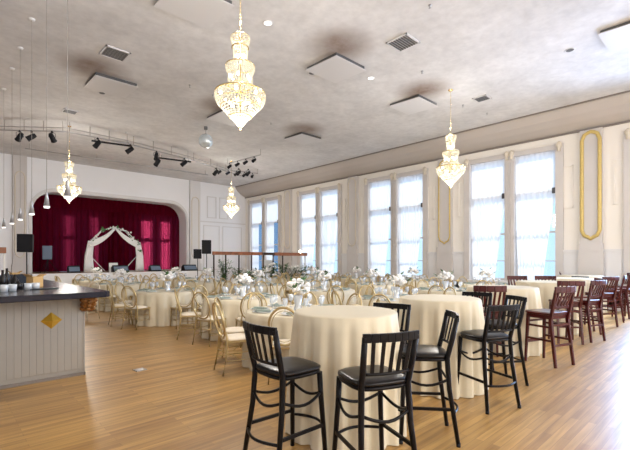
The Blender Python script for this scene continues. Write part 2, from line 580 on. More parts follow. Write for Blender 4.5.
ap = arch_pts(OX0, OX1, OZ, 0.95, z0=0.0)
mb = MB()
Y0, Y1 = YS, YS + 0.9
for yy in (Y0, Y1):
    vs = []
    for x, z in ap:
        vs.append((x, yy, z)); vs.append((min(max(x, OX0), OX1), yy, HC))
    mb.add(vs, [(2 * i, 2 * i + 2, 2 * i + 3, 2 * i + 1) for i in range(len(ap) - 1)])
vs = []
for x, z in ap:
    vs += [(x, Y0, z), (x, Y1, z)]
mb.add(vs, [(2 * i, 2 * i + 1, 2 * i + 3, 2 * i + 2) for i in range(1, len(ap) - 2)])
mb.box(XL - 0.3, OX0, Y0, Y1, 0, HC).box(OX1, XW + 0.3, Y0, Y1, 0, HC)
struct(mb.build('wall_stage', 'stage_wall'))
# plaster band round the opening
bp = arch_pts(OX0 - 0.02, OX1 + 0.02, OZ + 0.02, 0.97, z0=STG)
op = arch_pts(OX0 - 0.14, OX1 + 0.14, OZ + 0.18, 1.11, z0=STG)
mb = MB()
nn = len(bp)
vs = [(x, Y0 - 0.001, z) for x, z in bp] + [(x, Y0 - 0.001, z) for x, z in op] + [(x, Y0 - 0.07, z) for x, z in bp] + [(x, Y0 - 0.07, z) for x, z in op]
fs = []
for i in range(nn - 1):
    fs += [(2 * nn + i, 2 * nn + i + 1, 3 * nn + i + 1, 3 * nn + i), (i, i + 1, 2 * nn + i + 1, 2 * nn + i), (nn + i, 3 * nn + i, 3 * nn + i + 1, nn + i + 1)]
mb.add(vs, fs)
struct(mb.build('trim_11', 'wains'))
# back wall of the stage with two daylight windows
mb = MB()
wx = [(4.75, 5.15), (5.95, 6.35), (8.62, 9.18), (9.74, 10.26)]
mb.box(XL - 0.3, XW + 0.3, 24.5, 24.7, 0, 0.95).box(XL - 0.3, XW + 0.3, 24.5, 24.7, 3.75, HC)
ex = [XL - 0.3] + [e for p in wx for e in p] + [XW + 0.3]
for i in range(0, len(ex), 2):
    mb.box(ex[i], ex[i + 1], 24.5, 24.7, 0.95, 3.75)
for a, b in wx:
    mb.box(a, b, 24.5, 24.6, 2.55, 2.75)
struct(mb.build('wall_back_stage', 'stage_wall'))
# stage pilasters
for k, (xa, xb) in enumerate(((2.49, 3.0), (10.80, 11.44))):
    ra = struct(MB().box(xa, xb, YS - 0.16, YS - 0.001, 0, HC - 0.02).box(xa - 0.04, xb + 0.04, YS - 0.2, YS - 0.001, 0, 1.3).build('trim_%d' % (12 + k), 'grey' if k == 0 else 'wains'))
    fr = MB(); gold_frame(fr, 'y', (xa + xb) / 2, 1.6, 5.45 if k == 0 else 5.2, (xb - xa) * 0.7, YS - 0.165, 0.05)
    fr.build('gilded_moulding', 'giltpale', ra)
mb = MB()
for (a, b, z0, z1) in ((11.95, 12.58, 4.05, 5.36), (12.78, 13.4, 4.05, 5.36), (13.0, 14.4, 0.9, 3.6), (11.7, 12.8, 0.9, 3.6)):
    for q in ((a, a + .05, z0, z1), (b - .05, b, z0, z1), (a, b, z0, z0 + .05), (a, b, z1 - .05, z1)):
        mb.box(q[0], q[1], YS - 0.03, YS - 0.001, q[2], q[3])
mb.box(11.5, XW - 0.02, YS - 0.04, YS - 0.001, 3.78, 3.85)
struct(mb.build('trim_14', 'wains'))
# stage platform
struct(MB().box(2.2, 11.4, 20.6, 24.49, 0, STG).build('stage_platform', 'stagefloor'))
struct(MB().box(2.18, 11.42, 20.52, 20.598, 0, STG + 0.01).build('trim_15', 'skirt'))
# side and rear walls (behind the viewpoint)
struct(MB().box(XL - 0.3, XL, YB - 0.3, YS, 0, HC).build('wall_left', 'wall'))
struct(MB().box(XL, XW, YB - 0.3, YB, 0, HC).build('wall_back', 'wall'))
# neighbouring building and ground outside
tag(MB().box(20, 27, 34, 60, -3, 8.2).box(19.8, 27.2, 33.8, 60.2, 8.2, 8.6).build('neighbouring_building', 'facade'),
    'blue-grey building standing outside, seen through the farthest window pair', 'building')
struct(MB().box(XW + 0.4, 80, -30, 90, -3.2, -3.0).build('ground', 'grey'))

# ================================================================== CURTAINS
# burgundy stage curtain
def wavy(x0, x1, z0, z1, y, amp, per, n, seed=0, axis='x', squeeze=None, rows=6):
    rnd = random.Random(seed)
    ph = [rnd.uniform(0, 6.28) for _ in range(4)]
    mb = MB(); vs = []
    for j in range(rows + 1):
        v = j / rows
        z = z0 + (z1 - z0) * v
        for i in range(n + 1):
            u = i / n
            a0, a1 = (x0, x1) if not squeeze else squeeze(v)
            x = a0 + (a1 - a0) * u
            L = (x1 - x0) * u
            s = sin(2 * pi * L / per + ph[0] + 0.5 * sin(L * 1.7 + ph[1])) + 0.4 * sin(2 * pi * L / per * 2.3 + ph[2])
            off = amp * s * (0.75 + 0.25 * sin(v * 3 + ph[3]))
            vs.append((x, y + off, z) if axis == 'x' else (y + off, x, z))
    w = n + 1
    mb.add(vs, [(j * w + i, j * w + i + 1, (j + 1) * w + i + 1, (j + 1) * w + i) for j in range(rows) for i in range(n)], True)
    return mb


t = thing('stage_curtain', 'burgundy velvet curtain drawn across the back of the stage opening', 'curtain', (0, 0, 0))
wavy(2.6, 6.95, STG + 0.03, 5.1, 23.55, 0.09, 0.34, 300, 1).build('curtain_panel', 'velvet', t)
wavy(6.85, 11.5, STG + 0.03, 5.1, 23.62, 0.09, 0.34, 300, 2).build('curtain_panel', 'velvet', t)
wavy(2.6, 11.5, 4.1, 5.15, 23.30, 0.05, 0.22, 420, 3, rows=3).build('valance', 'velvet', t)
# sheer window curtains, two per window pair
wn = ['nearest', 'second nearest', 'third nearest', 'farthest']
for k, y in enumerate(WIN_Y[:4]):
    for j, (a, b) in enumerate(((0.04, 1.36), (1.64, 2.96))):
        c = thing('sheer_curtain', 'sheer white curtain swept aside on the %s half of the %s window pair' % (('right', 'left')[j], wn[k] if k < 4 else 'hidden'),
                  'curtain', (XW, y, 0), 0, 'sheer white curtains in the tall windows')
        f = 1 if k != 3 else 0
        wavy(a, b, TR - 0.02, HEAD - 0.06, 0.04, 0.024, 0.16, 60, k * 5 + j, axis='y', rows=4).build('upper_sheer', 'sheer', c)

        def sq(v, a=a, b=b):
            # v 0 bottom .. 1 top: gathered towards the far jamb lower down
            e = (1 - v) ** 0.8
            return (a + 0.42 * e, b - 0.10 * e) if k != 3 else (a + 0.55, b)
        wavy(a, b, SILL + 0.04, TR, 0.03, 0.042, 0.17, 90, k * 5 + j + 50, axis='y', squeeze=sq, rows=10).build('lower_sheer', 'sheer', c)

# ================================================================== CEILING THINGS
for i, (x, y) in enumerate(PANELS):
    nm = ['above the bar end', 'over the room centre, nearest', 'left of the hanging chandelier by the windows', 'far left, beside grey vent',
          'behind the bottom of the nearest chandelier', 'farthest right, in front of the track lights', 'at the top right, above the red stools'][i]
    t = thing('air_diffuser', 'square white ceiling diffuser panel ' + nm, 'ceiling vent', (x, y, HC), 0, 'square white ceiling diffusers')
    m = Matrix.Rotation(R(1.5), 4, 'X')
    MB().box(-0.52, 0.52, -0.52, 0.52, -0.085, -0.07, m).build('diffuser_panel', 'panelw', t)
    MB().box(-0.49, 0.49, -0.49, 0.49, -0.055, -0.001).build('collar_shadow_gap', 'ventdark', t)  # dark slab nearly panel-wide, stands in for the shadow gap above the panel


def at_ceil(px, py, z=HC):
    d = (z - 1.5) * 403 / (260 - py)
    return plan((px - 315) / 403 * d, d)


for i, (p, q, r, lb) in enumerate(((115, 53, 0.26, 'near the upper left of the ceiling'), (403, 42, 0.26, 'right of the central diffuser'),
                              (70, 111, 0.2, 'in front of the left end of the truss'), (482, 98, 0.2, 'close to the cove above the windows'))):
    x, y = at_ceil(p, q)
    t = thing('ceiling_vent', 'small grey louvred ceiling vent ' + lb, 'vent', (x, y, HC), 0, 'small grey louvred vents')
    MB().box(-r, r, -r, -r + .03, -0.03, -.001).box(-r, r, r - .03, r, -0.03, -.001).box(-r, -r + .03, -r, r, -0.03, -.001).box(r - .03, r, -r, r, -0.03, -.001).build('vent_frame', 'panelw', t)
    s = MB()
    for k in range(8):
        yy = -r + 0.05 + k * (2 * r - 0.1) / 7
        s.bar((-r + .03, yy, -0.02), (r - .03, yy, -0.02), 0.03, 0.006)
    s.build('louvre', 'ventdark', t)
for i, (p, q, on, lb) in enumerate(((268, 23, 1, 'lit, right of the nearest chandelier'), (180, 12, 0, 'unlit, upper left of the nearest chandelier'), (371, 78, 1, 'lit, right of the central diffuser'),
                               (312, 73, 0, 'unlit, left of the central diffuser'), (570, 50, 0, 'unlit, nearest the cove at right'), (102, 93, 0, 'unlit, in front of far left diffuser'))):
    x, y = at_ceil(p, q)
    t = thing('recessed_downlight', 'small round recessed ceiling downlight, ' + lb, 'downlight', (x, y, HC), 0, 'recessed downlights')
    MB().lathe([(0.075, -0.004), (0.105, -0.012), (0.11, -0.001)], (0, 0, 0), 18).build('trim_ring', 'panelw', t)
    MB().disc((0, 0, -0.006), 0.076).build('lens', 'backlit' if on else 'ventdark', t)
for i, (p, q) in enumerate(((422, 71), (190, 85), (213, 95), (430, 5), (487, 113), (463, 105), (271, 123), (126, 132))):
    x, y = at_ceil(p, q)
    t = thing('fire_sprinkler', 'tiny metal fire sprinkler head hanging from the ceiling', 'sprinkler', (x, y, HC), 0, 'fire sprinklers')
    MB().lathe([(0.035, -0.001), (0.03, -0.012), (0.009, -0.014), (0.009, -0.05)], (0, 0, 0), 10).build('sprinkler_body', 'steel', t)
    MB().lathe([(0.001, -0.062), (0.026, -0.062), (0.026, -0.056), (0.001, -0.054)], (0, 0, 0), 10).build('deflector', 'steel', t)

# chandeliers
PR = [(0.095, 0.0), (0.135, -0.02), (0.135, -0.07), (0.10, -0.15)]
def make_chandelier(label, loc):
    t = thing('crystal_chandelier', label, 'chandelier', loc, 0.3, 'crystal chandeliers')
    top = 4.90 - HC
    MB().lathe([(0.001, -0.03), (0.05, -0.03), (0.07, -0.001)], (0, 0, 0), 14).build('ceiling_canopy', 'chgold', t)
    c = MB()
    z = -0.03; k = 0
    while z > top + 0.02:
        h = 0.06
        pts = [(0.011 * cos(a) * (1 if k % 2 else 0), 0.011 * cos(a) * (0 if k % 2 else 1), z - h / 2 + 0.034 * sin(a)) for a in [2 * pi * i / 8 for i in range(8)]]
        c.tube(pts, 0.0035, 4, closed=True, up=(1, 1, 0.1))
        z -= 0.055; k += 1
    c.build('chain', 'chgold', t)
    g = MB()
    for r, zz, w in ((0.135, 0.0, 0.012), (0.125, -0.16, 0.01), (0.215, -0.44, 0.012), (0.185, -0.74, 0.01), (0.375, -0.86, 0.014), (0.30, -1.07, 0.008), (0.17, -1.22, 0.008)):
        g.tube([(r * cos(a), r * sin(a), top + zz) for a in [2 * pi * i / 32 for i in range(32)]], w, 6, closed=True)
    g.tube([(0, 0, top + 0.06), (0, 0, top - 1.25)], 0.012, 6)
    for a in range(6):
        g.tube([(0, 0, top - 0.84), (0.37 * cos(a * pi / 3), 0.37 * sin(a * pi / 3), top - 0.86)], 0.007, 5)
        g.tube([(0, 0, top), (0.13 * cos(a * pi / 3), 0.13 * sin(a * pi / 3), top)], 0.006, 5)
    g.build('gold_frame', 'chgold', t)

    def strands(prof, n, bead, name):
        """strings of faceted beads following a profile"""
        b = MB()
        seg = []
        for (r0, z0), (r1, z1) in zip(prof, prof[1:]):
            L = sqrt((r1 - r0) ** 2 + (z1 - z0) ** 2); m = max(1, int(L / (bead * 1.9)))
            seg += [(r0 + (r1 - r0) * (i + .5) / m, z0 + (z1 - z0) * (i + .5) / m) for i in range(m)]
        for i in range(n):
            a = 2 * pi * i / n
            for r, zz in seg:
                x, y, z = r * cos(a), r * sin(a), top + zz
                h = bead
                b.add([(x + h, y, z), (x, y + h, z), (x - h, y, z), (x, y - h, z), (x, y, z + h * 1.15), (x, y, z - h * 1.15)],
                      [(0, 1, 4), (1, 2, 4), (2, 3, 4), (3, 0, 4), (1, 0, 5), (2, 1, 5), (3, 2, 5), (0, 3, 5)])
        b.build(name, 'crystal', t)
    strands([(0.14, 0.01), (0.14, -0.06), (0.11, -0.15)], 26, 0.015, 'crystal_crown')
    strands([(0.105, -0.15), (0.10, -0.42)], 22, 0.013, 'crystal_column')
    strands([(0.12, -0.40), (0.215, -0.43), (0.215, -0.50), (0.175, -0.58), (0.185, -0.74)], 30, 0.015, 'crystal_tier')
    strands([(0.19, -0.74), (0.24, -0.80), (0.37, -0.86)], 36, 0.014, 'crystal_skirt')
    strands([(0.38, -0.87), (0.375, -0.95), (0.34, -1.03), (0.27, -1.09), (0.24, -1.13), (0.16, -1.21), (0.10, -1.27), (0.03, -1.36)], 40, 0.016, 'crystal_bowl')
    for i in range(6):
        a = i * pi / 3 + 0.5
        for r, zz in ((0.30, -0.90), (0.16, -1.02), (0.15, -0.62), (0.06, -0.30)):
            MB().ball((r * cos(a), r * sin(a), top + zz), 0.02, 8, 6, 1.3).build('bulb', 'bulb', t)
    MB().ball((0, 0, top - 1.39), 0.025, 8, 6).build('finial', 'chgold', t)
    return t


ch0 = make_chandelier('large crystal chandelier hanging nearest, at the top centre left', (CHAND[0][0], CHAND[0][1], HC))
for (x, y), lb in zip(CHAND[1:], ('crystal chandelier hanging in front of the window pilaster, right side', 'crystal chandelier hanging before the red stage curtain',
                                  'small far crystal chandelier before the white wall right of the stage')):
    dup(ch0, (x, y, HC), 0.3, lb)
for x, y in CHAND + [(3.4, -4.0), (10.3, -4.0)]:  # last two spots hold no chandelier, only added fill lights behind the viewpoint
    light('chandelier_and_fill_glow', 'POINT', (x, y, 3.2), CH_POWER * 0.8, (1.0, 0.94, 0.87), shadow_soft_size=0.3)
    light('chandelier_and_fill_glow', 'POINT', (x, y, 5.15), CH_POWER * 0.14, (1.0, 0.94, 0.87), shadow_soft_size=0.1)

# cone pendants above the bar
pl = ['nearest, overlapping the far left chandelier', 'second nearest, in front of curtain edge', 'third nearest, before the pilaster', 'fourth, just left of pilaster', 'fifth from the nearest', 'farthest and leftmost']
p0 = None
for i, y in enumerate((6.55, 8.0, 9.44, 10.9, 12.2, 13.8)):
    lb = 'silver cone pendant light over the bar edge, ' + pl[i]
    if p0 is None:
        p0 = thing('pendant_light', lb, 'pendant light', (1.36, y, HC), 0, 'cone pendant lights over the bar')
        MB().lathe([(0.001, -0.03), (0.05, -0.03), (0.06, -0.001)], (0, 0, 0), 12).build('ceiling_canopy', 'plastic', p0)
        MB().tube([(0, 0, -0.03), (0, 0, 2.62 - HC)], 0.004, 5).build('wire', 'wire', p0)
        MB().lathe([(0.012, 2.64 - HC), (0.016, 2.60 - HC), (0.047, 2.40 - HC), (0.044, 2.40 - HC)], (0, 0, 0), 16).build('cone_shade', 'pendantcone', p0)
        MB().lathe([(0.001, 2.365 - HC), (0.04, 2.37 - HC), (0.047, 2.40 - HC)], (0, 0, 0), 16).build('glass_diffuser', 'backlit', p0)
    else:
        dup(p0, (1.36, y, HC), 0, lb)

# lighting truss (arc of pipe before the stage)
TZ = 5.82
tp = [(-1.2, 18.4), (1.6, 16.9), (3.2, 15.6), (5.3, 15.7), (8.0, 16.3), (11.5, 17.7)]
t = thing('lighting_truss', 'long bent pipe truss hung below the ceiling before the stage', 'truss', (0, 0, 0))
MB().tube([(x, y, TZ) for x, y in tp], 0.022, 6).tube([(x, y + 0.03, TZ + 0.13) for x, y in tp], 0.016, 6).build('pipe', 'steel', t)
for (x0, y0), (x1, y1) in zip(tp, tp[1:]):
    for f in (0.05, 0.35, 0.65, 0.95):
        MB().tube([(x0 + (x1 - x0) * f, y0 + (y1 - y0) * f, TZ), (x0 + (x1 - x0) * f, y0 + (y1 - y0) * f, HC - 0.001)], 0.01, 5).build('hanger', 'wire', t)
t = thing('hanging_pipe', 'thin straight pipe hung below the ceiling close to the stage wall', 'pipe')
MB().tube([(2.6, 19.6, 5.95), (10.4, 19.2, 5.95)], 0.022, 6).build('pipe', 'steel', t)
for f in (0.02, 0.33, 0.66, 0.98):
    MB().tube([(2.6 + 7.8 * f, 19.6 - .4 * f, 5.95), (2.6 + 7.8 * f, 19.6 - .4 * f, HC - .001)], 0.01, 5).build('hanger', 'wire', t)


def on_path(p, path):
    """truss point whose bearing matches p (degrees clockwise from hall axis)"""
    best = None
    for (x0, y0), (x1, y1) in zip(path, path[1:]):
        for k in range(60):
            f = k / 60
            x, y = x0 + (x1 - x0) * f, y0 + (y1 - y0) * f
            e = abs(math.degrees(atan2(x, y)) - p)
            if best is None or e < best[0]: best = (e, x, y)
    return best[1], best[2]


s0 = None
def spot(x, y, z, rz, label, s=1.0, group='black stage spotlights on the truss', tilt=None):
    global s0
    if s0 is None:
        s0 = thing('stage_spotlight', label, 'spotlight', (x, y, z), rz, group)
        m = Matrix.Translation((0, 0, -0.22)) @ Matrix.Rotation(R(55), 4, 'X')
        MB().lathe([(0.001, 0.17), (0.075, 0.16), (0.095, 0.06), (0.10, -0.15), (0.115, -0.19), (0.105, -0.19), (0.095, -0.16), (0.001, -0.14)], (0, 0, 0), 16).xf(m).build('lamp_housing', 'blackmat', s0)
        MB().tube([(-0.125, 0, -0.22), (-0.125, 0, -0.08), (-0.06, 0, -0.04), (0.06, 0, -0.04), (0.125, 0, -0.08), (0.125, 0, -0.22)], 0.010, 6).build('yoke', 'blackmat', s0)
        MB().box(-0.03, 0.03, -0.03, 0.03, -0.05, 0.03).build('clamp', 'blackmat', s0)
        return s0
    return dup(s0, (x, y, z), rz, label, group)


pos = ['leftmost of all', 'second from the left', 'third from the left', 'fourth from the left', 'fifth from the left', 'left of the mirror ball', 'right of fifth, mid truss', 'below the mirror ball']
for i, a in enumerate((7.1, 8.2, 10.2, 14.9, 18.6, 21.8, 25.3, 29.5)):
    x, y = on_path(a, tp)
    o = spot(x, y, TZ - 0.02, (0.3, 1.2, -0.6, 0.4, 0.9, -0.3, 0.6, 0.2)[i], 'black stage spotlight hanging from the bent truss, ' + pos[i])
    o.scale = (0.85,) * 3
x, y = on_path(21.8, tp)
spot(x + 0.05, y, TZ - 0.25, 0.2, 'black stage spotlight hanging below another one, mid truss').scale = (0.85,) * 3
# two short light bars near the window corner
for k, (pa, pb) in enumerate((((9.75, 16.2), (9.95, 13.9)), ((9.9, 17.4), (12.0, 17.0)))):
    t = thing('light_bar', ('short straight light bar with spotlights, in front of the far chandelier', 'short straight light bar nearest the stage wall right corner')[k], 'light bar', (0, 0, 0))
    MB().tube([(*pa, TZ + 0.1), (*pb, TZ + 0.1)], 0.02, 6).build('pipe', 'steel', t)
    MB().tube([(*pa, TZ + 0.1), (*pa, HC - .001)], 0.01, 5).tube([(*pb, TZ + 0.1), (*pb, HC - .001)], 0.01, 5).build('hanger', 'wire', t)
    n = 4 if k == 0 else 5
    for j in range(n):
        f = (j + 0.3) / n
        o = spot(pa[0] + (pb[0] - pa[0]) * f, pa[1] + (pb[1] - pa[1]) * f, TZ + 0.08, 0.7 + 0.4 * j,
                 ('black spotlight on the nearer short light bar, %s' if k == 0 else 'black spotlight on the bar near the stage wall, %s') % ('first from left', 'second from left', 'third from left', 'fourth from left', 'fifth from left')[j],
                 group='black spotlights on the short light bars'); o.scale = (0.62,) * 3
for (x, y) in ((10.35, 16.2), (10.75, 16.0)):
    spot(x, y, TZ - 0.05, 2.0, 'black spotlight in the cluster between the two short light bars').scale = (0.8,) * 3
# slot fixtures
for (x, y, rz, lb) in ((5.0, 16.8, -0.2, 'behind the left truss spotlights'), (7.9, 17.6, -0.2, 'behind the middle truss spotlights')):
    t = thing('strip_light', 'dark unlit strip light under the ceiling ' + lb, 'strip light', (x, y, HC), rz, 'dark strip lights')
    MB().box(-0.70, 0.70, -0.05, 0.05, -0.17, -0.12).build('housing', 'blackmat', t)
    MB().box(-0.6, -0.58, -0.01, 0.01, -0.12, -0.001).box(0.58, 0.6, -0.01, 0.01, -0.12, -0.001).build('hanger', 'wire', t)
# mirror ball
t = thing('mirror_ball', 'silver mirror ball hanging from the ceiling before the stage', 'disco ball', (6.9, 12.9, HC))
mb = MB()
nb, mbn = 28, 16
for i in range(mbn):
    for j in range(nb):
        a0, a1 = pi * i / mbn, pi * (i + 1) / mbn
        b0, b1 = 2 * pi * j / nb, 2 * pi * (j + 1) / nb
        mb.add([(0.25 * sin(a) * cos(b), 0.25 * sin(a) * sin(b), -0.5 + 0.25 * cos(a)) for a, b in ((a0, b0), (a0, b1), (a1, b1), (a1, b0))], [(0, 1, 2, 3)])
mb.build('mirrored_sphere', 'mirror', t)
MB().tube([(0, 0, -0.03), (0, 0, -0.26)], 0.008, 6).lathe([(0.001, -0.1), (0.06, -0.1), (0.06, -0.001)], (0, 0, 0), 12).build('motor_mount', 'ventdark', t)

# ================================================================== BAR
t = thing('bar_counter', 'beige panelled bar counter with dark overhanging top at far left', 'bar counter', (0, 0, 0))
BX, BY, BZ = 1.42, 5.92, 1.12
mb = MB().box(XL + 0.02, BX - 0.01, BY + 0.01, BY + 0.12, 0, BZ - 0.07)
x = BX - 0.076
while x > XL + 0.1:
    mb.box(x, x + 0.0731, BY - 0.004, BY + 0.01, 0.09, BZ - 0.07)
    x -= 0.074
mb.box(BX - 0.012, BX + 0.006, BY - 0.012, BY + 0.08, 0, BZ - 0.07)
mb.build('front_panel', 'beadboard', t, bevel=0.003)
mb = MB().box(BX - 0.12, BX - 0.011, BY + 0.12, 10.0, 0, BZ - 0.07)
y = BY + 0.09
while y < 9.9:
    mb.box(BX - 0.011, BX, y, y + 0.0722, 0.09, BZ - 0.07); y += 0.074
mb.build('end_panel', 'beadboard', t)
MB().box(XL + 0.02, BX + 0.006, BY - 0.02, BY + 0.005, 0, 0.035).box(BX - 0.005, BX + 0.012, BY - 0.02, 10.0, 0, 0.035).build('base_moulding', 'line', t)
MB().prism([(XL + 0.02, 5.27), (1.50, 5.27), (1.56, 5.33), (1.56, 10.1), (0.52, 10.1), (0.52, 6.30), (XL + 0.02, 6.30)], BZ - 0.07, BZ).build('countertop', 'counter', t, bevel=0.008)
MB().box(XL + 0.02, 0.50, 6.32, 7.0, 0.78, 0.82).box(XL + 0.02, 0.50, 6.9, 7.0, 0, 0.78).box(XL + 0.02, 0.50, 6.04, 6.3, 0.78, 0.80).build('work_shelf', 'blackmat', t)
# gold pyramid ornament
cx, cz, hw = 1.055, 0.745, 0.115
MB().add([(cx - hw, BY - 0.006, cz), (cx, BY - 0.006, cz - hw * .9), (cx + hw, BY - 0.006, cz), (cx, BY - 0.006, cz + hw * .9), (cx, BY - 0.075, cz)],
         [(0, 1, 4), (1, 2, 4), (2, 3, 4), (3, 0, 4), (0, 3, 2, 1)]).build('diamond_ornament', 'bargold', t)
# carved corbel at the corner
mb = MB()
pr = [(0.0, 0.20), (0.21, 0.20), (0.21, 0.165), (0.19, 0.15), (0.185, 0.11), (0.14, 0.08), (0.12, 0.04), (0.07, 0.02), (0.05, -0.01), (0.0, -0.02)]
vs = [(s * 0.065, -d, z) for s in (-1, 1) for d, z in pr]
k = len(pr)
mb.add(vs, [tuple(range(k)), tuple(range(2 * k - 1, k - 1, -1))] + [(i, (i + 1) % k, k + (i + 1) % k, k + i) for i in range(k)])
for s in (-0.068, 0.068):
    for (d, z, r) in ((0.15, 0.14, 0.035), (0.09, 0.08, 0.03), (0.045, 0.02, 0.025), (0.07, 0.14, 0.03)):
        mb.ball((s, -d, z), r, 8, 6)
for z in (0.02, 0.07, 0.12):
    mb.ball((0, -0.05 - z * 1.1, z - 0.005), 0.03, 8, 6)
mb.build('carved_corbel', 'bronze', t, loc=(BX + 0.03, BY - 0.012, BZ - 0.272), rot=(0, 0, R(-4)), bevel=0.004)


def carton(name, label, loc, w, d, h, rz):
    t = thing(name, label, 'box', loc, rz, 'cardboard cartons on the bar')
    s = 0.006
    MB().box(-w, w, -d, -d + s, 0, h).box(-w, w, d - s, d, 0, h).box(-w, -w + s, -d, d, 0, h).box(w - s, w, -d, d, 0, h).box(-w, w, -d, d, 0, s).build('carton_body', 'card', t)
    MB().bar((-w, 0, h), (-w - 0.05, 0, h + 0.035), 2 * d, 0.004).bar((w, 0, h), (w + 0.05, 0, h + 0.03), 2 * d, 0.004).build('flap', 'card', t)
    MB().box(-w + .015, w - .015, -d + .015, d - .015, s, h - 0.03).build('packed_contents', 'carddark', t)


carton('carton', 'open brown cardboard box on the bar top, nearer one', (1.03, 6.9, BZ), 0.075, 0.065, 0.145, 0.5)
carton('carton', 'small cardboard box farther back on the bar top', (1.1, 9.5, BZ), 0.065, 0.06, 0.14, 0.2)


def tumbler(x, y, z, label, r=0.04, h=0.1):
    o = MB().lathe([(0.001, 0.004), (r * 0.8, 0.0), (r, h), (r * 0.93, h), (r * 0.75, 0.012), (0.001, 0.012)], (0, 0, 0), 14).build('tumbler', 'glass', loc=(x, y, z))
    return tag(o, label, 'glass', 'clear tumblers on the bar')


for i, (x, y) in enumerate(((0.60, 6.05), (0.69, 6.12), (0.86, 6.22), (0.95, 6.28))):
    tumbler(x, y, BZ, 'clear plastic tumbler on the bar top, %s from the left' % ('first', 'second', 'third', 'fourth')[i], 0.045, 0.085)
tag(MB().box(-0.16, 0.16, -0.07, 0.07, 0, 0.012).build('bar_mat', 'blackmat', loc=(1.03, 6.25, BZ), rot=(0, 0, 0.1), bevel=0.004), 'flat black rubber bar mat beside the tumblers', 'bar mat')
for i, (x, y, h, r) in enumerate(((0.70, 6.78, 0.27, 0.04), (0.80, 6.92, 0.18, 0.05), (0.64, 6.62, 0.25, 0.04), (0.80, 6.62, 0.10, 0.055))):
    b = MB().lathe([(0.001, 0), (r, 0), (r, h * 0.6), (r * 0.4, h * 0.78), (r * 0.35, h), (0.001, h)], (0, 0, 0), 14)
    tag(b.build('dark_bottle', 'blackvinyl', loc=(x, y, BZ)), 'dark bottle in the cluster at the left end of the bar, %s' % ('second tallest from right', 'wide one', 'leftmost', 'short one beside tumblers')[i], 'bottle', 'dark bottles on the bar')
t = thing('drink_caddy', 'black bar caddy holding napkins behind the dark bottles', 'caddy', (0.80, 7.45, BZ + 0.001), 0.3)
MB().box(-0.25, 0.25, -0.12, 0.12, 0, 0.012).box(-0.25, 0.25, -0.12, -0.11, 0, 0.16).box(-0.25, 0.25, 0.11, 0.12, 0, 0.16).box(-0.25, -0.24, -0.12, 0.12, 0, 0.16).box(0.24, 0.25, -0.12, 0.12, 0, 0.16).box(-0.005, 0.005, -0.12, 0.12, 0, 0.16).build('caddy_tray', 'blackmat', t)
MB().box(-0.2, -0.04, -0.08, 0.08, 0.012, 0.20).build('napkin_stack', 'china', t)

# floor outlet plate
t = thing('floor_outlet', 'small square metal outlet cover set in the wooden floor', 'floor outlet', (2.03, 5.64, 0), 0.1)
MB().box(-0.07, 0.07, -0.07, 0.07, 0.0, 0.008).build('cover_plate', 'steel', t)
MB().lathe([(0.05, 0.008), (0.045, 0.012), (0.001, 0.012)], (0, 0, 0), 16).build('outlet_lid', 'panelw', t)


# ================================================================== HIGH TABLES
def cloth_mb(r, z, flare=0.14, folds=11, seed=0, n=132, slope=0.0):
    rnd = random.Random(seed)
    ph = rnd.uniform(0, 6.28); ph2 = rnd.uniform(0, 6.28)
    mb = MB()
    prof = [(0.001, z), (r * 0.5, z), (r * 0.93, z), (r * 0.985, z - 0.004), (r, z - 0.014)]
    k = 9
    for i in range(1, k + 1):
        prof.append((r, z - 0.014 - (z - 0.02) * i / k))

    def rad(t, rr, zz, i):
        if rr < r * 0.99: return rr
        f = (z - zz) / z
        w = sin(folds * t + ph + 0.9 * sin(2 * t + ph2)) + 0.35 * sin(2.0 * folds * t + ph2)
        return rr + 0.02 * f ** 0.4 + flare * 0.45 * f + w * 0.5 * flare * min(1, f * 2.2)
    mb.lathe(prof, (0, 0, 0), n, rad)
    mb.lathe([(r * 1.0, z - 0.03), (0.001, z - 0.03)], (0, 0, 0), 24)
    return mb


def high_table(x, y, r, label, seed, z=1.05):
    t = thing('high_top_table', label, 'table', (x, y, 0), seed, 'high round tables in floor-length ivory cloths')
    cloth_mb(r, z, 0.06, 17, seed, n=168).build('tablecloth', 'cloth', t)
    MB().lathe([(0.001, z - 0.035), (r - 0.02, z - 0.035), (r - 0.02, z - 0.065), (0.001, z - 0.065)], (0, 0, 0), 28).build('table_top', 'wooddark', t)
    MB().tube([(0, 0, 0.02), (0, 0, z - 0.06)], 0.035, 10).box(-0.28, 0.28, -0.03, 0.03, 0, 0.03).box(-0.03, 0.03, -0.28, 0.28, 0, 0.03).build('pedestal', 'black', t)
    return t


HT = [((0.27, 3.6), 0.455, 'tall round cocktail table in ivory cloth, nearest to the viewer'),
      ((1.50, 4.86), 0.465, 'tall cocktail table in ivory cloth, second along the row of stools'),
      ((3.15, 6.8), 0.55, 'tall cocktail table in ivory cloth, third along, with red stools'),
      ((4.85, 8.5), 0.54, 'tall cocktail table in ivory cloth, fourth along, between red stools'),
      ((6.35, 10.1), 0.55, 'tall cocktail table in ivory cloth, fifth along the right wall'),
      ((7.85, 11.9), 0.56, 'tall cocktail table in ivory cloth, farthest along by the right wall')]
for i, (p, r, lb) in enumerate(HT):
    high_table(*plan(*p), r, lb, i + 3)


# ================================================================== BAR STOOLS
def arc(p, q, bow, n=8):
    """horizontal bowed rod from p to q"""
    p, q, b = Vector(p), Vector(q), Vector(bow)
    return [p + (q - p) * (i / n) + b * sin(pi * i / n) for i in range(n + 1)]


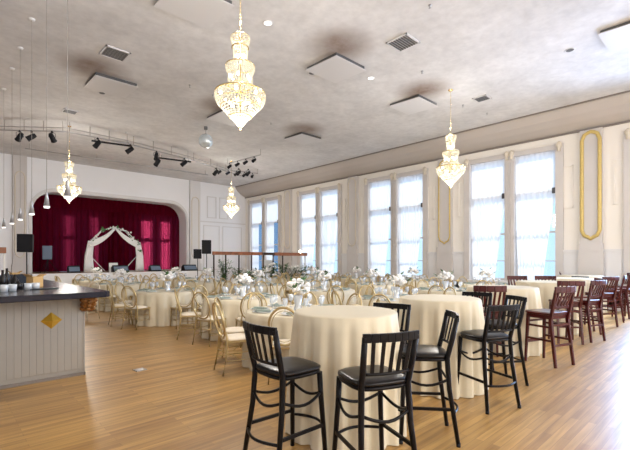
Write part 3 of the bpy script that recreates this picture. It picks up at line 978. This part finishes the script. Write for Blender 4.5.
def black_stool(label, loc, rz, group):
    t = thing('bar_stool', label, 'bar stool', loc, rz, group)
    sh = 0.73
    # seat
    def rad(th, r, z, i):
        # rounded square
        c, s = abs(cos(th)), abs(sin(th))
        k = 1 / max(1e-3, (c ** 4 + s ** 4) ** 0.25)
        return r * k
    MB().lathe([(0.001, sh + 0.012), (0.12, sh + 0.011), (0.18, sh + 0.006), (0.203, sh - 0.006), (0.203, sh - 0.022), (0.18, sh - 0.032), (0.001, sh - 0.032)], (0, 0, 0), 32, rad).build('seat', 'blackvinyl', t)
    MB().tube([(rad(a, 0.19, 0, 0) * cos(a), rad(a, 0.19, 0, 0) * sin(a), sh - 0.042) for a in [2 * pi * i / 28 for i in range(28)]], 0.014, 6, closed=True).build('seat_frame', 'black', t)
    fx, fy, bx, by = 0.20, 0.20, 0.21, -0.235
    tx, ty = 0.165, 0.165
    for s in (-1, 1):
        MB().tube([(s * tx, ty, sh - 0.05), (s * (tx + .005), ty + .01, 0.5), (s * fx, fy, 0.005)], [0.021, 0.020, 0.017], 8).build('leg', 'black', t)
        MB().tube([(s * 0.185, -0.25, 1.03), (s * 0.178, -0.215, 0.86), (s * 0.17, -0.175, 0.70), (s * 0.18, -0.19, 0.45), (s * bx, by - 0.02, 0.005)], [0.019, 0.021, 0.022, 0.020, 0.017], 8).build('rear_leg', 'black', t)
    # back: curved top rail, lower rail, slats
    top = arc((-0.20, -0.25, 1.025), (0.20, -0.25, 1.025), (0, -0.035, 0.0))
    mb = MB()
    for a, b in zip(top, top[1:]):
        mb.bar(a, b, 0.022, 0.055)
    mb.build('top_rail', 'black', t, bevel=0.004)
    low = arc((-0.175, -0.20, 0.79), (0.175, -0.20, 0.79), (0, -0.03, 0))
    MB().tube(low, 0.011, 6).build('lower_rail', 'black', t)
    for k in range(5):
        f = (k + 1) / 6
        i = f * 8
        a = Vector(top[int(i)]).lerp(Vector(top[min(8, int(i) + 1)]), i % 1)
        b = Vector(low[int(i)]).lerp(Vector(low[min(8, int(i) + 1)]), i % 1)
        MB().bar(b, a, 0.024, 0.009, up=(0, 1, 0.1)).build('slat', 'black', t)
    # stretchers
    z = 0.53
    MB().tube(arc((-0.172, 0.172, z), (-0.178, -0.185, z), (-0.02, 0, -0.05)), 0.011, 6).tube(arc((0.172, 0.172, z), (0.178, -0.185, z), (0.02, 0, -0.05)), 0.011, 6) \
        .tube(arc((-0.172, 0.172, z), (0.172, 0.172, z), (0, 0.01, -0.05)), 0.011, 6).tube(arc((-0.178, -0.185, z), (0.178, -0.185, z), (0, -0.03, -0.05)), 0.011, 6).build('upper_brace', 'black', t)
    z = 0.26
    MB().bar((-0.188, 0.188, z + .03), (-0.196, -0.215, z + .03), 0.016, 0.024).build('side_stretcher', 'black', t)
    MB().bar((0.188, 0.188, z + .03), (0.196, -0.215, z + .03), 0.016, 0.024).build('side_stretcher', 'black', t)
    MB().tube(arc((-0.19, 0.19, z), (0.19, 0.19, z), (0, 0.08, 0), 10), 0.011, 6).build('foot_ring', 'black', t)
    MB().tube(arc((-0.198, -0.22, z), (0.198, -0.22, z), (0, -0.07, 0), 10), 0.011, 6).build('foot_ring', 'black', t)
    for (x, y) in ((fx, fy), (-fx, fy), (bx, by - .02), (-bx, by - .02)):
        MB().lathe([(0.001, 0), (0.018, 0), (0.017, 0.03), (0.001, 0.03)], (x, y, 0), 8).build('foot_cap', 'blackmat', t)
    return t


BS = [((-0.20, 2.98), (0.75, 0.66), 'black metal slat-back bar stool with vinyl seat, left of nearest cocktail table'),
      ((0.385, 2.74), (-0.36, 0.93), 'black slat-back bar stool in front of nearest cocktail table, its back toward us'),
      ((0.92, 3.47), (-0.99, 0.10), 'black bar stool seen side-on between the first and second cocktail tables'),
      ((0.66, 3.93), (-0.50, -0.85), 'black bar stool tucked behind the right side of nearest cocktail table'),
      ((1.78, 4.24), (-0.37, 0.93), 'black slat-back bar stool in front of the second cocktail table'),
      ((2.25, 4.98), (-0.97, -0.12), 'black bar stool at the right side of the second cocktail table'),
      ((2.10, 5.40), (-0.6, -0.8), 'black bar stool behind the second cocktail table'),
      ((7.10, 10.85), (-0.5, -0.6), 'black stool top showing between the two farthest cocktail tables')]
st = None
for p, f, lb in BS:
    x, y = plan(*p)
    g = 'black slat-back bar stools'
    if st is None: st = black_stool(lb, (x, y, 0), face(*f), g)
    else: dup(st, (x, y, 0), face(*f), lb, g)


def red_stool(label, loc, rz, group):
    t = thing('wooden_bar_stool', label, 'bar stool', loc, rz, group)
    sh = 0.76
    MB().prism([(-0.20, -0.19), (0.20, -0.19), (0.225, 0.16), (0.19, 0.22), (-0.19, 0.22), (-0.225, 0.16)], sh - 0.045, sh).build('seat', 'cherry', t, bevel=0.015)
    MB().prism([(-0.18, -0.17), (0.18, -0.17), (0.195, 0.19), (-0.195, 0.19)], sh - 0.10, sh - 0.045).build('seat_frame', 'cherry', t)
    for s in (-1, 1):
        MB().bar((s * 0.205, 0.20, 0.0), (s * 0.18, 0.17, sh - 0.05), 0.03, 0.03, w2=0.042, h2=0.042, up=(0, 1, 0)).build('leg', 'cherry', t, bevel=0.004)
        mb = MB().bar((s * 0.195, -0.26, 0.0), (s * 0.185, -0.18, sh - 0.10), 0.032, 0.036, w2=0.04, h2=0.045, up=(0, 1, 0))
        mb.bar((s * 0.185, -0.18, sh - 0.12), (s * 0.20, -0.265, 1.08), 0.04, 0.045, w2=0.036, h2=0.028, up=(0, 1, 0))
        mb.build('rear_leg', 'cherry', t, bevel=0.004)
    top = [Vector((x, y - 0.27, 1.085)) for x, y in ((-0.225, 0), (-0.15, -0.02), (-0.05, -0.032), (0.05, -0.032), (0.15, -0.02), (0.225, 0))]
    mb = MB()
    for a, b in zip(top, top[1:]):
        mb.bar(a, b, 0.026, 0.09)
    mb.build('top_rail', 'cherry', t, bevel=0.008)
    MB().bar((-0.18, -0.20, 0.83), (0.18, -0.20, 0.83), 0.022, 0.04).build('lower_rail', 'cherry', t, bevel=0.004)
    for k in range(5):
        x = -0.125 + k * 0.0625
        MB().bar((x, -0.20, 0.83), (x * 1.15, -0.27 - 0.025 * (1 - abs(x) / 0.16), 1.05), 0.03, 0.012, up=(0, 1, 0)).build('slat', 'cherry', t)
    MB().bar((-0.195, 0.195, 0.30), (0.195, 0.195, 0.30), 0.022, 0.045).build('footrest', 'cherry', t)
    mb = MB()
    for z in (0.36, 0.55):
        for s in (-1, 1):
            mb.bar((s * 0.195, 0.19, z), (s * 0.19, -0.21, z), 0.018, 0.03)
    mb.bar((-0.185, -0.20, 0.58), (0.185, -0.20, 0.58), 0.018, 0.03).bar((-0.19, 0.185, 0.60), (0.19, 0.185, 0.60), 0.018, 0.03).bar((-0.19, -0.23, 0.30), (0.19, -0.23, 0.30), 0.018, 0.03)
    mb.build('stretcher', 'cherry', t)
    return t


RS = [((2.58, 6.08), (0.2, 0.95), 'cherry-red wooden bar stool at the left front of the third cocktail table'),
      ((3.40, 5.90), (-0.42, 0.9), 'large cherry-red bar stool turned right in front of third cocktail table'),
      ((4.60, 7.42), (0.2, 0.95), 'cherry-red bar stool directly behind the large red stool'),
      ((5.08, 7.62), (-0.4, 0.9), 'cherry-red bar stool with open slats, right of the fourth cocktail table'),
      ((4.70, 9.15), (-0.1, -1), 'cherry-red stool back behind the fourth cocktail table, left one'),
      ((5.30, 9.15), (-0.3, -0.95), 'cherry-red stool back behind the fourth cocktail table, right one'),
      ((6.50, 9.20), (-0.2, 0.95), 'cherry-red bar stool in front of the fifth cocktail table'),
      ((5.55, 8.35), (-0.9, 0.3), 'cherry-red bar stool between fourth and fifth cocktail tables'),
      ((8.10, 10.5), (-0.2, 0.97), 'cherry-red bar stool cut by the right edge of the view'),
      ((7.30, 9.95), (-0.75, 0.6), 'cherry-red bar stool beyond the fifth cocktail table, second from right edge'),
      ((8.05, 12.65), (-0.1, -1), 'cherry-red stool back beyond the farthest cocktail table, under the gilt pilaster'),
      ((8.75, 11.6), (-0.9, 0.1), 'cherry-red bar stool right of the farthest cocktail table')]
st = None
for p, f, lb in RS:
    x, y = plan(*p)
    g = 'cherry-red wooden bar stools'
    if st is None: st = red_stool(lb, (x, y, 0), face(*f), g)
    else: dup(st, (x, y, 0), face(*f), lb, g)


# ================================================================== BANQUET TABLES AND CHAIRS
def gold_chair(label, loc, rz, group, mat='gold', name='oval_back_chair'):
    t = thing(name, label, 'chair', loc, rz, group)
    sh = 0.46
    MB().lathe([(0.001, sh + 0.025), (0.12, sh + 0.022), (0.185, sh + 0.008), (0.20, sh - 0.012), (0.19, sh - 0.02)], (0, 0.0, 0), 20,
               lambda th, r, z, i: r / max(1e-3, (abs(cos(th)) ** 3.2 + abs(sin(th)) ** 3.2) ** (1 / 3.2))).build('seat', 'cushion', t)
    MB().prism([(-0.185, -0.18), (0.185, -0.18), (0.205, 0.19), (-0.205, 0.19)], sh - 0.05, sh - 0.012).build('seat_frame', mat, t, bevel=0.006)
    # oval ring back leaning slightly
    def bp(x, z):
        return (x, -0.19 - (z - 0.45) * 0.22, z)
    n = 28
    MB().tube([bp(0.185 * cos(2 * pi * i / n), 0.70 + 0.235 * sin(2 * pi * i / n)) for i in range(n)], 0.0155, 7, closed=True, up=(0, 1, 0)).build('oval_back', mat, t)
    MB().tube([bp(0.150 * cos(2 * pi * i / n), 0.70 + 0.195 * sin(2 * pi * i / n)) for i in range(n)], 0.005, 5, closed=True, up=(0, 1, 0)).build('inner_ring', mat, t)
    for s in (-1, 1):
        MB().tube([(s * 0.185, 0.17, sh - 0.03), (s * 0.195, 0.195, 0.0)], [0.017, 0.010], 7).build('leg', mat, t)
        MB().tube([(s * 0.15, -0.195, 0.56), (s * 0.168, -0.185, 0.45), (s * 0.175, -0.20, 0.25), (s * 0.19, -0.25, 0.0)], [0.013, 0.016, 0.014, 0.010], 7).build('rear_leg', mat, t)
    mb = MB()
    for z in (0.18, 0.28):
        for s in (-1, 1):
            mb.tube([(s * 0.19, 0.18, z), (s * 0.18, -0.20, z)], 0.007, 5)
    mb.tube([(-0.185, 0, 0.18), (0.185, 0, 0.18)], 0.007, 5).tube([(-0.19, 0.18, 0.28), (0.19, 0.18, 0.28)], 0.007, 5).tube([(-0.178, -0.2, 0.28), (0.178, -0.2, 0.28)], 0.007, 5)
    mb.build('stretcher', mat, t)
    return t


OCT = {0: 'right', 1: 'far right', 2: 'far', 3: 'far left', 4: 'left', -4: 'left', -3: 'near left', -2: 'near', -1: 'near right'}
ROWS = [('bar-side row', [(3.93, 4.54), (4.54, 6.95), (4.14, 9.64), (4.2, 13.3), (4.3, 16.2)]),
        ('second row', [(6.5, 4.6), (7.1, 7.2), (7.0, 9.9), (6.8, 12.6), (6.9, 15.3)]),
        ('third row', [(9.3, 5.1), (9.8, 7.8), (9.9, 10.5), (9.7, 13.1)]),
        ('window row', [(12.3, 5.4), (12.5, 8.1), (12.5, 10.8), (12.4, 13.4)])]
POSN = ['nearest', 'second', 'third', 'fourth', 'fifth']
CUSTOM = {(0, 0): [-96, -148, -182, 129, 84, 39, -6, -51], (0, 2): [-53, -110, -150, -8, 37, 82, 127, 172], (1, 0): [155, 110, 65, 20, -25, -70, -115, 200]}
TZD = 0.76
gc0 = {}
plate0 = nap0 = glass0 = goblet0 = cent0 = None
rnd = random.Random(11)


def centrepiece(label, loc):
    t = thing('flower_centrepiece', label, 'centrepiece', loc, 0, 'white flower centrepieces')
    MB().lathe([(0.001, 0), (0.05, 0), (0.05, 0.01), (0.035, 0.05), (0.055, 0.16), (0.05, 0.16), (0.03, 0.05), (0.001, 0.02)], (0, 0, 0), 14).build('vase', 'glass', t)
    r = random.Random(3)
    f = MB(); g = MB()
    for i in range(34):
        a, e, rr = r.uniform(0, 6.28), r.uniform(-0.3, 1.3), 0.11 + r.uniform(-0.02, 0.03)
        c = (rr * cos(a) * cos(e), rr * sin(a) * cos(e), 0.22 + rr * 0.8 * sin(e))
        if i % 4 == 0:
            for k in range(3):
                b = a + r.uniform(-.6, .6); L = r.uniform(0.06, 0.12)
                d = Vector((cos(b) * L, sin(b) * L, r.uniform(-0.02, 0.08))); w = Vector((-sin(b), cos(b), 0)) * 0.02
                c0 = Vector(c)
                g.add([c0, c0 + d * 0.5 + w, c0 + d, c0 + d * 0.5 - w], [(0, 1, 2, 3)])
        f.ball(c, r.uniform(0.022, 0.036), 7, 5)
    f.build('blossoms', 'petals', t)
    g.build('foliage', 'leaf', t)
    return t


for ri, (rn, tabs) in enumerate(ROWS):
    for ti, (tx, ty) in enumerate(tabs):
        tn = '%s table of the %s' % (POSN[ti], rn)
        r = 0.76
        t = thing('banquet_table', 'round banquet table in ivory floor-length cloth, %s in the %s' % (POSN[ti], rn), 'table', (tx, ty, 0), ri + ti * .7, 'round banquet tables')
        cloth_mb(r, TZD, 0.07, 17, ri * 10 + ti, n=136).build('tablecloth', 'cloth', t)
        MB().lathe([(0.001, TZD - 0.035), (r - 0.02, TZD - 0.035), (r - 0.02, TZD - 0.06), (0.001, TZD - 0.06)], (0, 0, 0), 28).build('table_top', 'wooddark', t)
        for a in range(4):
            MB().tube([(0.35 * cos(a * pi / 2), 0.35 * sin(a * pi / 2), TZD - 0.06), (0.45 * cos(a * pi / 2), 0.45 * sin(a * pi / 2), 0)], 0.015, 6).build('leg', 'steel', t)
        angs = CUSTOM.get((ri, ti)) or [(k * 45 - 180 + rnd.uniform(8, 20)) for k in range(8)]
        for a in angs:
            a = (a + 180) % 360 - 180
            side = OCT[round(a / 45)] if (ri, ti) != (1, 0) else OCT[round((a - 0.1) / 45)]
            ux, uy = plan(cos(R(a)), sin(R(a)))
            n_ = math.hypot(ux, uy); ux /= n_; uy /= n_
            rad = r + (0.25 if (ri, ti) != (0, 0) else 0.15) + rnd.uniform(-0.02, 0.06)
            jig = rnd.uniform(-0.12, 0.12)
            lb = 'gold oval-backed chair at the %s side of the %s' % (side, tn)
            loc = (tx + ux * rad, ty + uy * rad, 0); rz = atan2(ux, -uy) + jig
            key = 'gold'
            if key not in gc0:
                gc0[key] = gold_chair(lb, loc, rz, 'gold oval-backed chairs round the banquet tables')
            else:
                dup(gc0[key], loc, rz, lb)
            # place setting
            px, py = tx + ux * (r - 0.19), ty + uy * (r - 0.19)
            rz = atan2(ux, -uy)
            l2 = 'at %s seat of the %s' % (side, tn)
            if plate0 is None:
                plate0 = tag(MB().lathe([(0.001, 0.006), (0.10, 0.006), (0.145, 0.018), (0.15, 0.016), (0.10, 0.0), (0.001, 0.0)], (0, 0, 0), 24).build('dinner_plate', 'china', loc=(px, py, TZD + 0.001)), 'white plate ' + l2, 'plate', 'plates on the banquet tables')
            else:
                dup(plate0, (px, py, TZD + 0.001), 0, 'white plate ' + l2)
            if nap0 is None:
                mb = MB()
                mb.box(-0.055, 0.055, -0.11, 0.11, 0, 0.012).bar((-0.05, -0.09, 0.018), (0.05, 0.09, 0.018), 0.05, 0.014)
                nap0 = tag(mb.build('napkin', 'sage', loc=(px, py, TZD + 0.014), rot=(0, 0, rz), bevel=0.004), 'grey-green napkin ' + l2, 'napkin', 'folded napkins on the plates')
            else:
                dup(nap0, (px, py, TZD + 0.014), rz, 'grey-green napkin ' + l2)
            gx, gy = tx + ux * (r - 0.40) + uy * 0.13, ty + uy * (r - 0.40) - ux * 0.13
            if goblet0 is None:
                goblet0 = tag(MB().lathe([(0.001, 0.004), (0.036, 0.0), (0.036, 0.003), (0.005, 0.012), (0.0045, 0.085), (0.03, 0.115), (0.038, 0.15), (0.032, 0.20), (0.030, 0.20), (0.035, 0.15), (0.027, 0.118), (0.001, 0.095)], (0, 0, 0), 16).build('wine_glass', 'glass', loc=(gx, gy, TZD + 0.001)), 'clear stemmed glass ' + l2, 'glass', 'stemmed glasses on the banquet tables')
            else:
                dup(goblet0, (gx, gy, TZD + 0.001), 0, 'clear stemmed glass ' + l2)
        lb = 'white flower centrepiece in glass vase on the ' + tn
        if cent0 is None:
            cent0 = centrepiece(lb, (tx, ty, TZD + 0.001)); cent0.scale = (1.35,) * 3
        else: dup(cent0, (tx, ty, TZD + 0.001), rnd.uniform(0, 6), lb)
gold_chair('pale champagne oval-backed chair standing alone behind the bar end', (2.75, 11.3, 0), 2.2, None, 'champagne')
# red disc sign on far table
t = thing('round_sign', 'dark red oval sign in white frame standing on a far table', 'sign', (10.2, 10.3, TZD + 0.001), R(-43))
m = Matrix.Rotation(R(90), 4, 'X')
MB().lathe([(0.001, -0.012), (0.19, -0.012), (0.19, 0.012), (0.001, 0.012)], (0, 0, 0), 28).xf(Matrix.Translation((0, 0, 0.2)) @ m).build('white_frame', 'china', t)
MB().lathe([(0.001, 0.0), (0.13, 0.0), (0.13, 0.006), (0.001, 0.006)], (0, 0, 0), 28).xf(Matrix.Translation((0, -0.012, 0.2)) @ m @ Matrix.Diagonal((1, 0.75, 1, 1))).build('red_disc', 'red', t)
MB().box(-0.08, 0.08, -0.05, 0.05, 0, 0.02).build('stand', 'china', t)


# ================================================================== STAGE THINGS
def speaker(label, loc, rz, w, h, pole_h, mat='blackmat', group=None):
    """cabinet on a tripod stand: two things"""
    s = thing('speaker_stand', 'black tripod stand under the ' + label, 'speaker stand', loc, rz, 'speaker stands')
    MB().tube([(0, 0, 0.12), (0, 0, pole_h)], 0.018, 8).build('pole', 'blackmat', s)
    for k in range(3):
        a = k * 2 * pi / 3 + 0.4
        MB().tube([(0, 0, 0.62), (0.45 * cos(a), 0.45 * sin(a), 0.012)], 0.012, 6).build('leg', 'blackmat', s)
    MB().lathe([(0.03, 0.56), (0.035, 0.66), (0.02, 0.68)], (0, 0, 0), 10).build('collar', 'blackmat', s)
    t = thing('loudspeaker', label, 'loudspeaker', (loc[0], loc[1], loc[2] + pole_h + 0.002), rz, group)
    d = w * 0.85
    MB().prism([(-w / 2, -d / 2), (w / 2, -d / 2), (w * 0.32, d / 2), (-w * 0.32, d / 2)], 0, h).build('cabinet', mat, t, bevel=0.015)
    MB().box(-w * .44, w * .44, -d / 2 - 0.012, -d / 2 - 0.001, 0.03, h - 0.03).build('grille', 'blackmat' if mat == 'blackmat' else mat, t)


fz = lambda x, y: atan2(x, -y) * 0 + R(-15)
speaker('large black loudspeaker in front of the left pilaster', (2.15, 15.85, 0), R(-25), 0.44, 0.58, 1.75)
speaker('blue-grey loudspeaker at the left edge of the stage curtain', (3.72, 22.5 - 0.9, STG), R(-20), 0.38, 0.62, 0.62, 'bluegrey')
speaker('smaller black loudspeaker right of the stage opening', (9.25, 18.1, 0), R(-30), 0.38, 0.46, 1.56)
speaker('taller dark loudspeaker beside the plant divider', (9.0, 16.75, 0), R(-30), 0.42, 0.62, 1.78)
for i, (x, y, w) in enumerate(((4.64, 21.1, 0.24), (6.6, 20.9, 0.36), (8.37, 21.1, 0.27), (10.25, 21.0, 0.38))):
    t = thing('stage_monitor', 'black wedge floor monitor at the stage front, %s from the left' % ('first', 'second', 'third', 'fourth')[i], 'monitor speaker', (x, y, STG + 0.011), 0, 'wedge monitors on the stage')
    mb = MB(); pr = [(-0.2, 0), (0.22, 0), (0.22, 0.22), (0.02, 0.34)]
    vs = [(s * w, yy, z) for s in (-1, 1) for yy, z in pr]
    mb.add(vs, [(0, 1, 2, 3), (7, 6, 5, 4), (0, 4, 5, 1), (1, 5, 6, 2), (2, 6, 7, 3), (3, 7, 4, 0)])
    mb.build('cabinet', 'blackmat', t, bevel=0.01)
    MB().bar((-w * .9, -0.1, 0.172), (w * .9, -0.1, 0.172), 0.24, 0.01, up=(0, -0.84, 0.54)).build('grille', 'bluegrey', t)
tag(MB().box(-0.20, 0.20, -0.02, 0.02, 0, 0.46).box(-0.15, 0.15, 0.02, 0.16, 0, 0.02).build('white_sign_board', 'china', loc=(6.38, 21.25, STG + 0.001)), 'blank white board standing on the stage under the draped arch', 'sign')
# wedding arch
t = thing('wedding_arch', 'white draped wedding arch with flowers on the stage before red curtain', 'arch', (6.58, 21.75, STG + 0.001), 0)
ap = [(-1.12, 0), (-1.2, 0.95), (-1.0, 1.6), (-0.55, 2.08), (0, 2.25), (0.55, 2.08), (1.0, 1.6), (1.2, 0.95), (1.12, 0)]
f = MB()
for yy in (-0.12, 0.12):
    f.tube([(x, yy, z) for x, z in ap], 0.022, 7)
for x, z in ap[1:-1]:
    f.tube([(x, -0.12, z), (x, 0.12, z)], 0.012, 6)
f.tube([(-1.1, 0, 0.02), (-0.55, 0, 0.02)], 0.02, 6).tube([(1.1, 0, 0.02), (0.55, 0, 0.02)], 0.02, 6)
f.tube([(-1.18, 0, 0.9), (-0.4, 0, 0.0)], 0.018, 6).tube([(1.18, 0, 0.9), (0.4, 0, 0.0)], 0.018, 6)
f.build('arch_frame', 'china', t)


def drape(path, w0, w1, seed):
    r = random.Random(seed)
    mb = MB(); n = len(path); vs = []; K = 9
    for i, (x, z) in enumerate(path):
        a = path[max(0, i - 1)]; b = path[min(n - 1, i + 1)]
        dx, dz = b[0] - a[0], b[1] - a[1]; L = math.hypot(dx, dz)
        nx, nz = -dz / L, dx / L
        w = w0 + (w1 - w0) * i / (n - 1)
        for k in range(K):
            u = k / (K - 1) - 0.5
            vs.append((x + nx * w * u, -0.16 + 0.045 * sin(k * 2.4 + i * 0.25 + seed) - 0.03 * cos(u * 3), z + nz * w * u))
    mb.add(vs, [(i * K + k, i * K + k + 1, (i + 1) * K + k + 1, (i + 1) * K + k) for i in range(n - 1) for k in range(K - 1)], True)
    return mb


def bez(p0, p1, p2, n=10):
    return [((1 - t) ** 2 * p0[0] + 2 * t * (1 - t) * p1[0] + t * t * p2[0], (1 - t) ** 2 * p0[1] + 2 * t * (1 - t) * p1[1] + t * t * p2[1]) for t in [i / n for i in range(n + 1)]]


for s in (-1, 1):
    p = bez((0, 2.22), (s * 0.42, 1.62), (s * 1.08, 1.42))
    o = drape(p, 0.10, 0.34, 1 if s < 0 else 4).build('swag', 'clothwhite', t)
    m = o.modifiers.new('solid', 'SOLIDIFY'); m.thickness = 0.01
    o = drape([(s * 1.10, 1.52), (s * 1.14, 1.2), (s * 1.20, 0.8), (s * 1.20, 0.4), (s * 1.20, 0.02)], 0.26, 0.46, 2 if s < 0 else 6).build('side_drape', 'clothwhite', t)
    m = o.modifiers.new('solid', 'SOLIDIFY'); m.thickness = 0.01
fl = MB(); lf = MB()
r = random.Random(5)
for (x0, z0), (x1, z1) in zip(ap[1:-1], ap[2:-1]):
    for k in range(9):
        q = r.random()
        c = Vector((x0 + (x1 - x0) * q + r.uniform(-.07, .07), r.uniform(-.22, -.05), z0 + (z1 - z0) * q + r.uniform(-.06, .08)))
        if k % 3:
            MB().ball(c, r.uniform(0.03, 0.05), 7, 5).build('white_flower', 'petals', t)
        else:
            for _ in range(3):
                b = r.uniform(0, 6.28); d = Vector((cos(b) * .13, r.uniform(-.05, .0), sin(b) * .13)); w = Vector((-sin(b), 0, cos(b))) * .03
                lf.add([c, c + d * .5 + w, c + d, c + d * .5 - w], [(0, 1, 2, 3)])
lf.build('foliage', 'leaf', t)

# low pergola / divider with planting near the far right corner
PY = 16.1
t = thing('plant_divider', 'open divider with thin dark posts and warm wooden top beam, far corner', 'divider', (0, 0, 0))
MB().box(8.95, 11.6, PY - 0.07, PY + 0.07, 1.73, 1.88).build('top_beam', 'wood', t, bevel=0.01)
MB().box(12.35, 14.55, PY - 0.07, PY + 0.07, 1.72, 1.88).build('top_beam', 'wood', t, bevel=0.01)
MB().box(11.6, 12.35, PY - 0.06, PY + 0.06, 1.74, 1.87).build('dark_beam_section', 'wooddark', t)
for x in (9.0, 9.6, 10.3, 11.0, 11.7, 12.3, 12.9):
    MB().box(x - 0.025, x + 0.025, PY - 0.025, PY + 0.025, 0, 1.74).build('post', 'wooddark', t)
for x in (14.1, 14.45):
    MB().box(x - 0.03, x + 0.03, PY - 0.03, PY + 0.03, 0, 1.73).build('white_post', 'china', t)
MB().box(8.95, 14.55, PY - 0.03, PY + 0.03, 0.08, 0.14).build('bottom_rail', 'wooddark', t)
o = tag(MB().ball((0, 0, 0), 0.07, 12, 8).build('globe_lamp', 'bulb', loc=(14.1, PY, 1.949)), 'small glowing globe lamp on the right end of wooden beam', 'lamp')


def plant(label, loc, h, seed, flowers=False):
    t = thing('potted_plant', label, 'plant', loc, 0, 'plants along the divider')
    r = random.Random(seed)
    MB().lathe([(0.001, 0), (0.13, 0), (0.17, 0.30), (0.15, 0.30), (0.14, 0.27), (0.001, 0.27)], (0, 0, 0), 14).build('pot', 'ventdark', t)
    lf, st_ = MB(), MB()
    for k in range(18):
        a = r.uniform(0, 6.28); lean = r.uniform(0.05, 0.38); hh = h * r.uniform(0.6, 1)
        pts = [Vector((lean * cos(a) * (q ** 1.6), lean * sin(a) * (q ** 1.6), 0.27 + (hh - 0.27) * q)) for q in (0, 0.35, 0.7, 1)]
        st_.tube(pts, 0.007, 4)
        for m_ in range(16):
            q = r.uniform(0.25, 1); i = min(2, int(q * 3)); p = pts[i].lerp(pts[i + 1], q * 3 - i)
            b = r.uniform(0, 6.28); L = r.uniform(0.12, 0.26)
            d = Vector((cos(b) * L, sin(b) * L, r.uniform(-0.06, 0.10))); w = Vector((-sin(b), cos(b), 0)) * L * 0.22
            lf.add([p, p + d * .5 + w, p + d, p + d * .5 - w], [(0, 1, 2, 3)])
    lf.build('foliage', 'leaf', t); st_.build('stem', 'leaf', t)
    if flowers:
        f = MB()
        for k in range(26):
            a, q = r.uniform(0, 6.28), r.uniform(0.05, 0.3)
            f.ball((q * cos(a), q * sin(a), h * r.uniform(0.6, 1.0)), r.uniform(0.03, 0.055), 7, 5)
        f.build('bloom_spray', 'petals', t)


dn = ['first', 'second', 'third', 'fourth', 'fifth', 'sixth', 'seventh', 'eighth']
for i, (x, h, fl_) in enumerate(((9.25, 1.55, 0), (9.95, 1.2, 0), (10.65, 1.1, 1), (11.35, 1.15, 0), (12.0, 1.35, 1), (12.65, 1.4, 0), (13.3, 1.2, 1), (13.95, 1.35, 0))):
    plant('green leafy plant %sin the divider planting, %s from the left' % ('with white blooms ' if fl_ else '', dn[i]), (x, PY - 0.45, 0), h, i + 20, fl_)
t = thing('picture_board', 'white board leaning among the plants below the wooden beam', 'board', (12.3, PY + 0.35, 0), 0)
MB().box(-0.3, 0.3, -0.02, 0.02, 0.85, 1.5).build('board_panel', 'china', t)
MB().bar((-0.25, 0.03, 0), (-0.05, 0.03, 1.5), 0.03).bar((0.25, 0.03, 0), (0.05, 0.03, 1.5), 0.03).bar((0, 0.4, 0), (0, 0.04, 1.5), 0.03).build('easel_leg', 'wooddark', t)
# wooden rack at the far left wall
t = thing('wooden_rack', 'brown wooden rack against the far left wall beyond the bar', 'rack', (1.9, 20.9, 0))
MB().box(-0.9, 0.22, -0.2, 0.2, 1.78, 2.02).build('top_board', 'wood', t, bevel=0.01)
for x in (-0.85, -0.1, 0.17):
    MB().box(x - 0.03, x + 0.03, -0.03, 0.03, 0, 1.78).build('post', 'china', t)
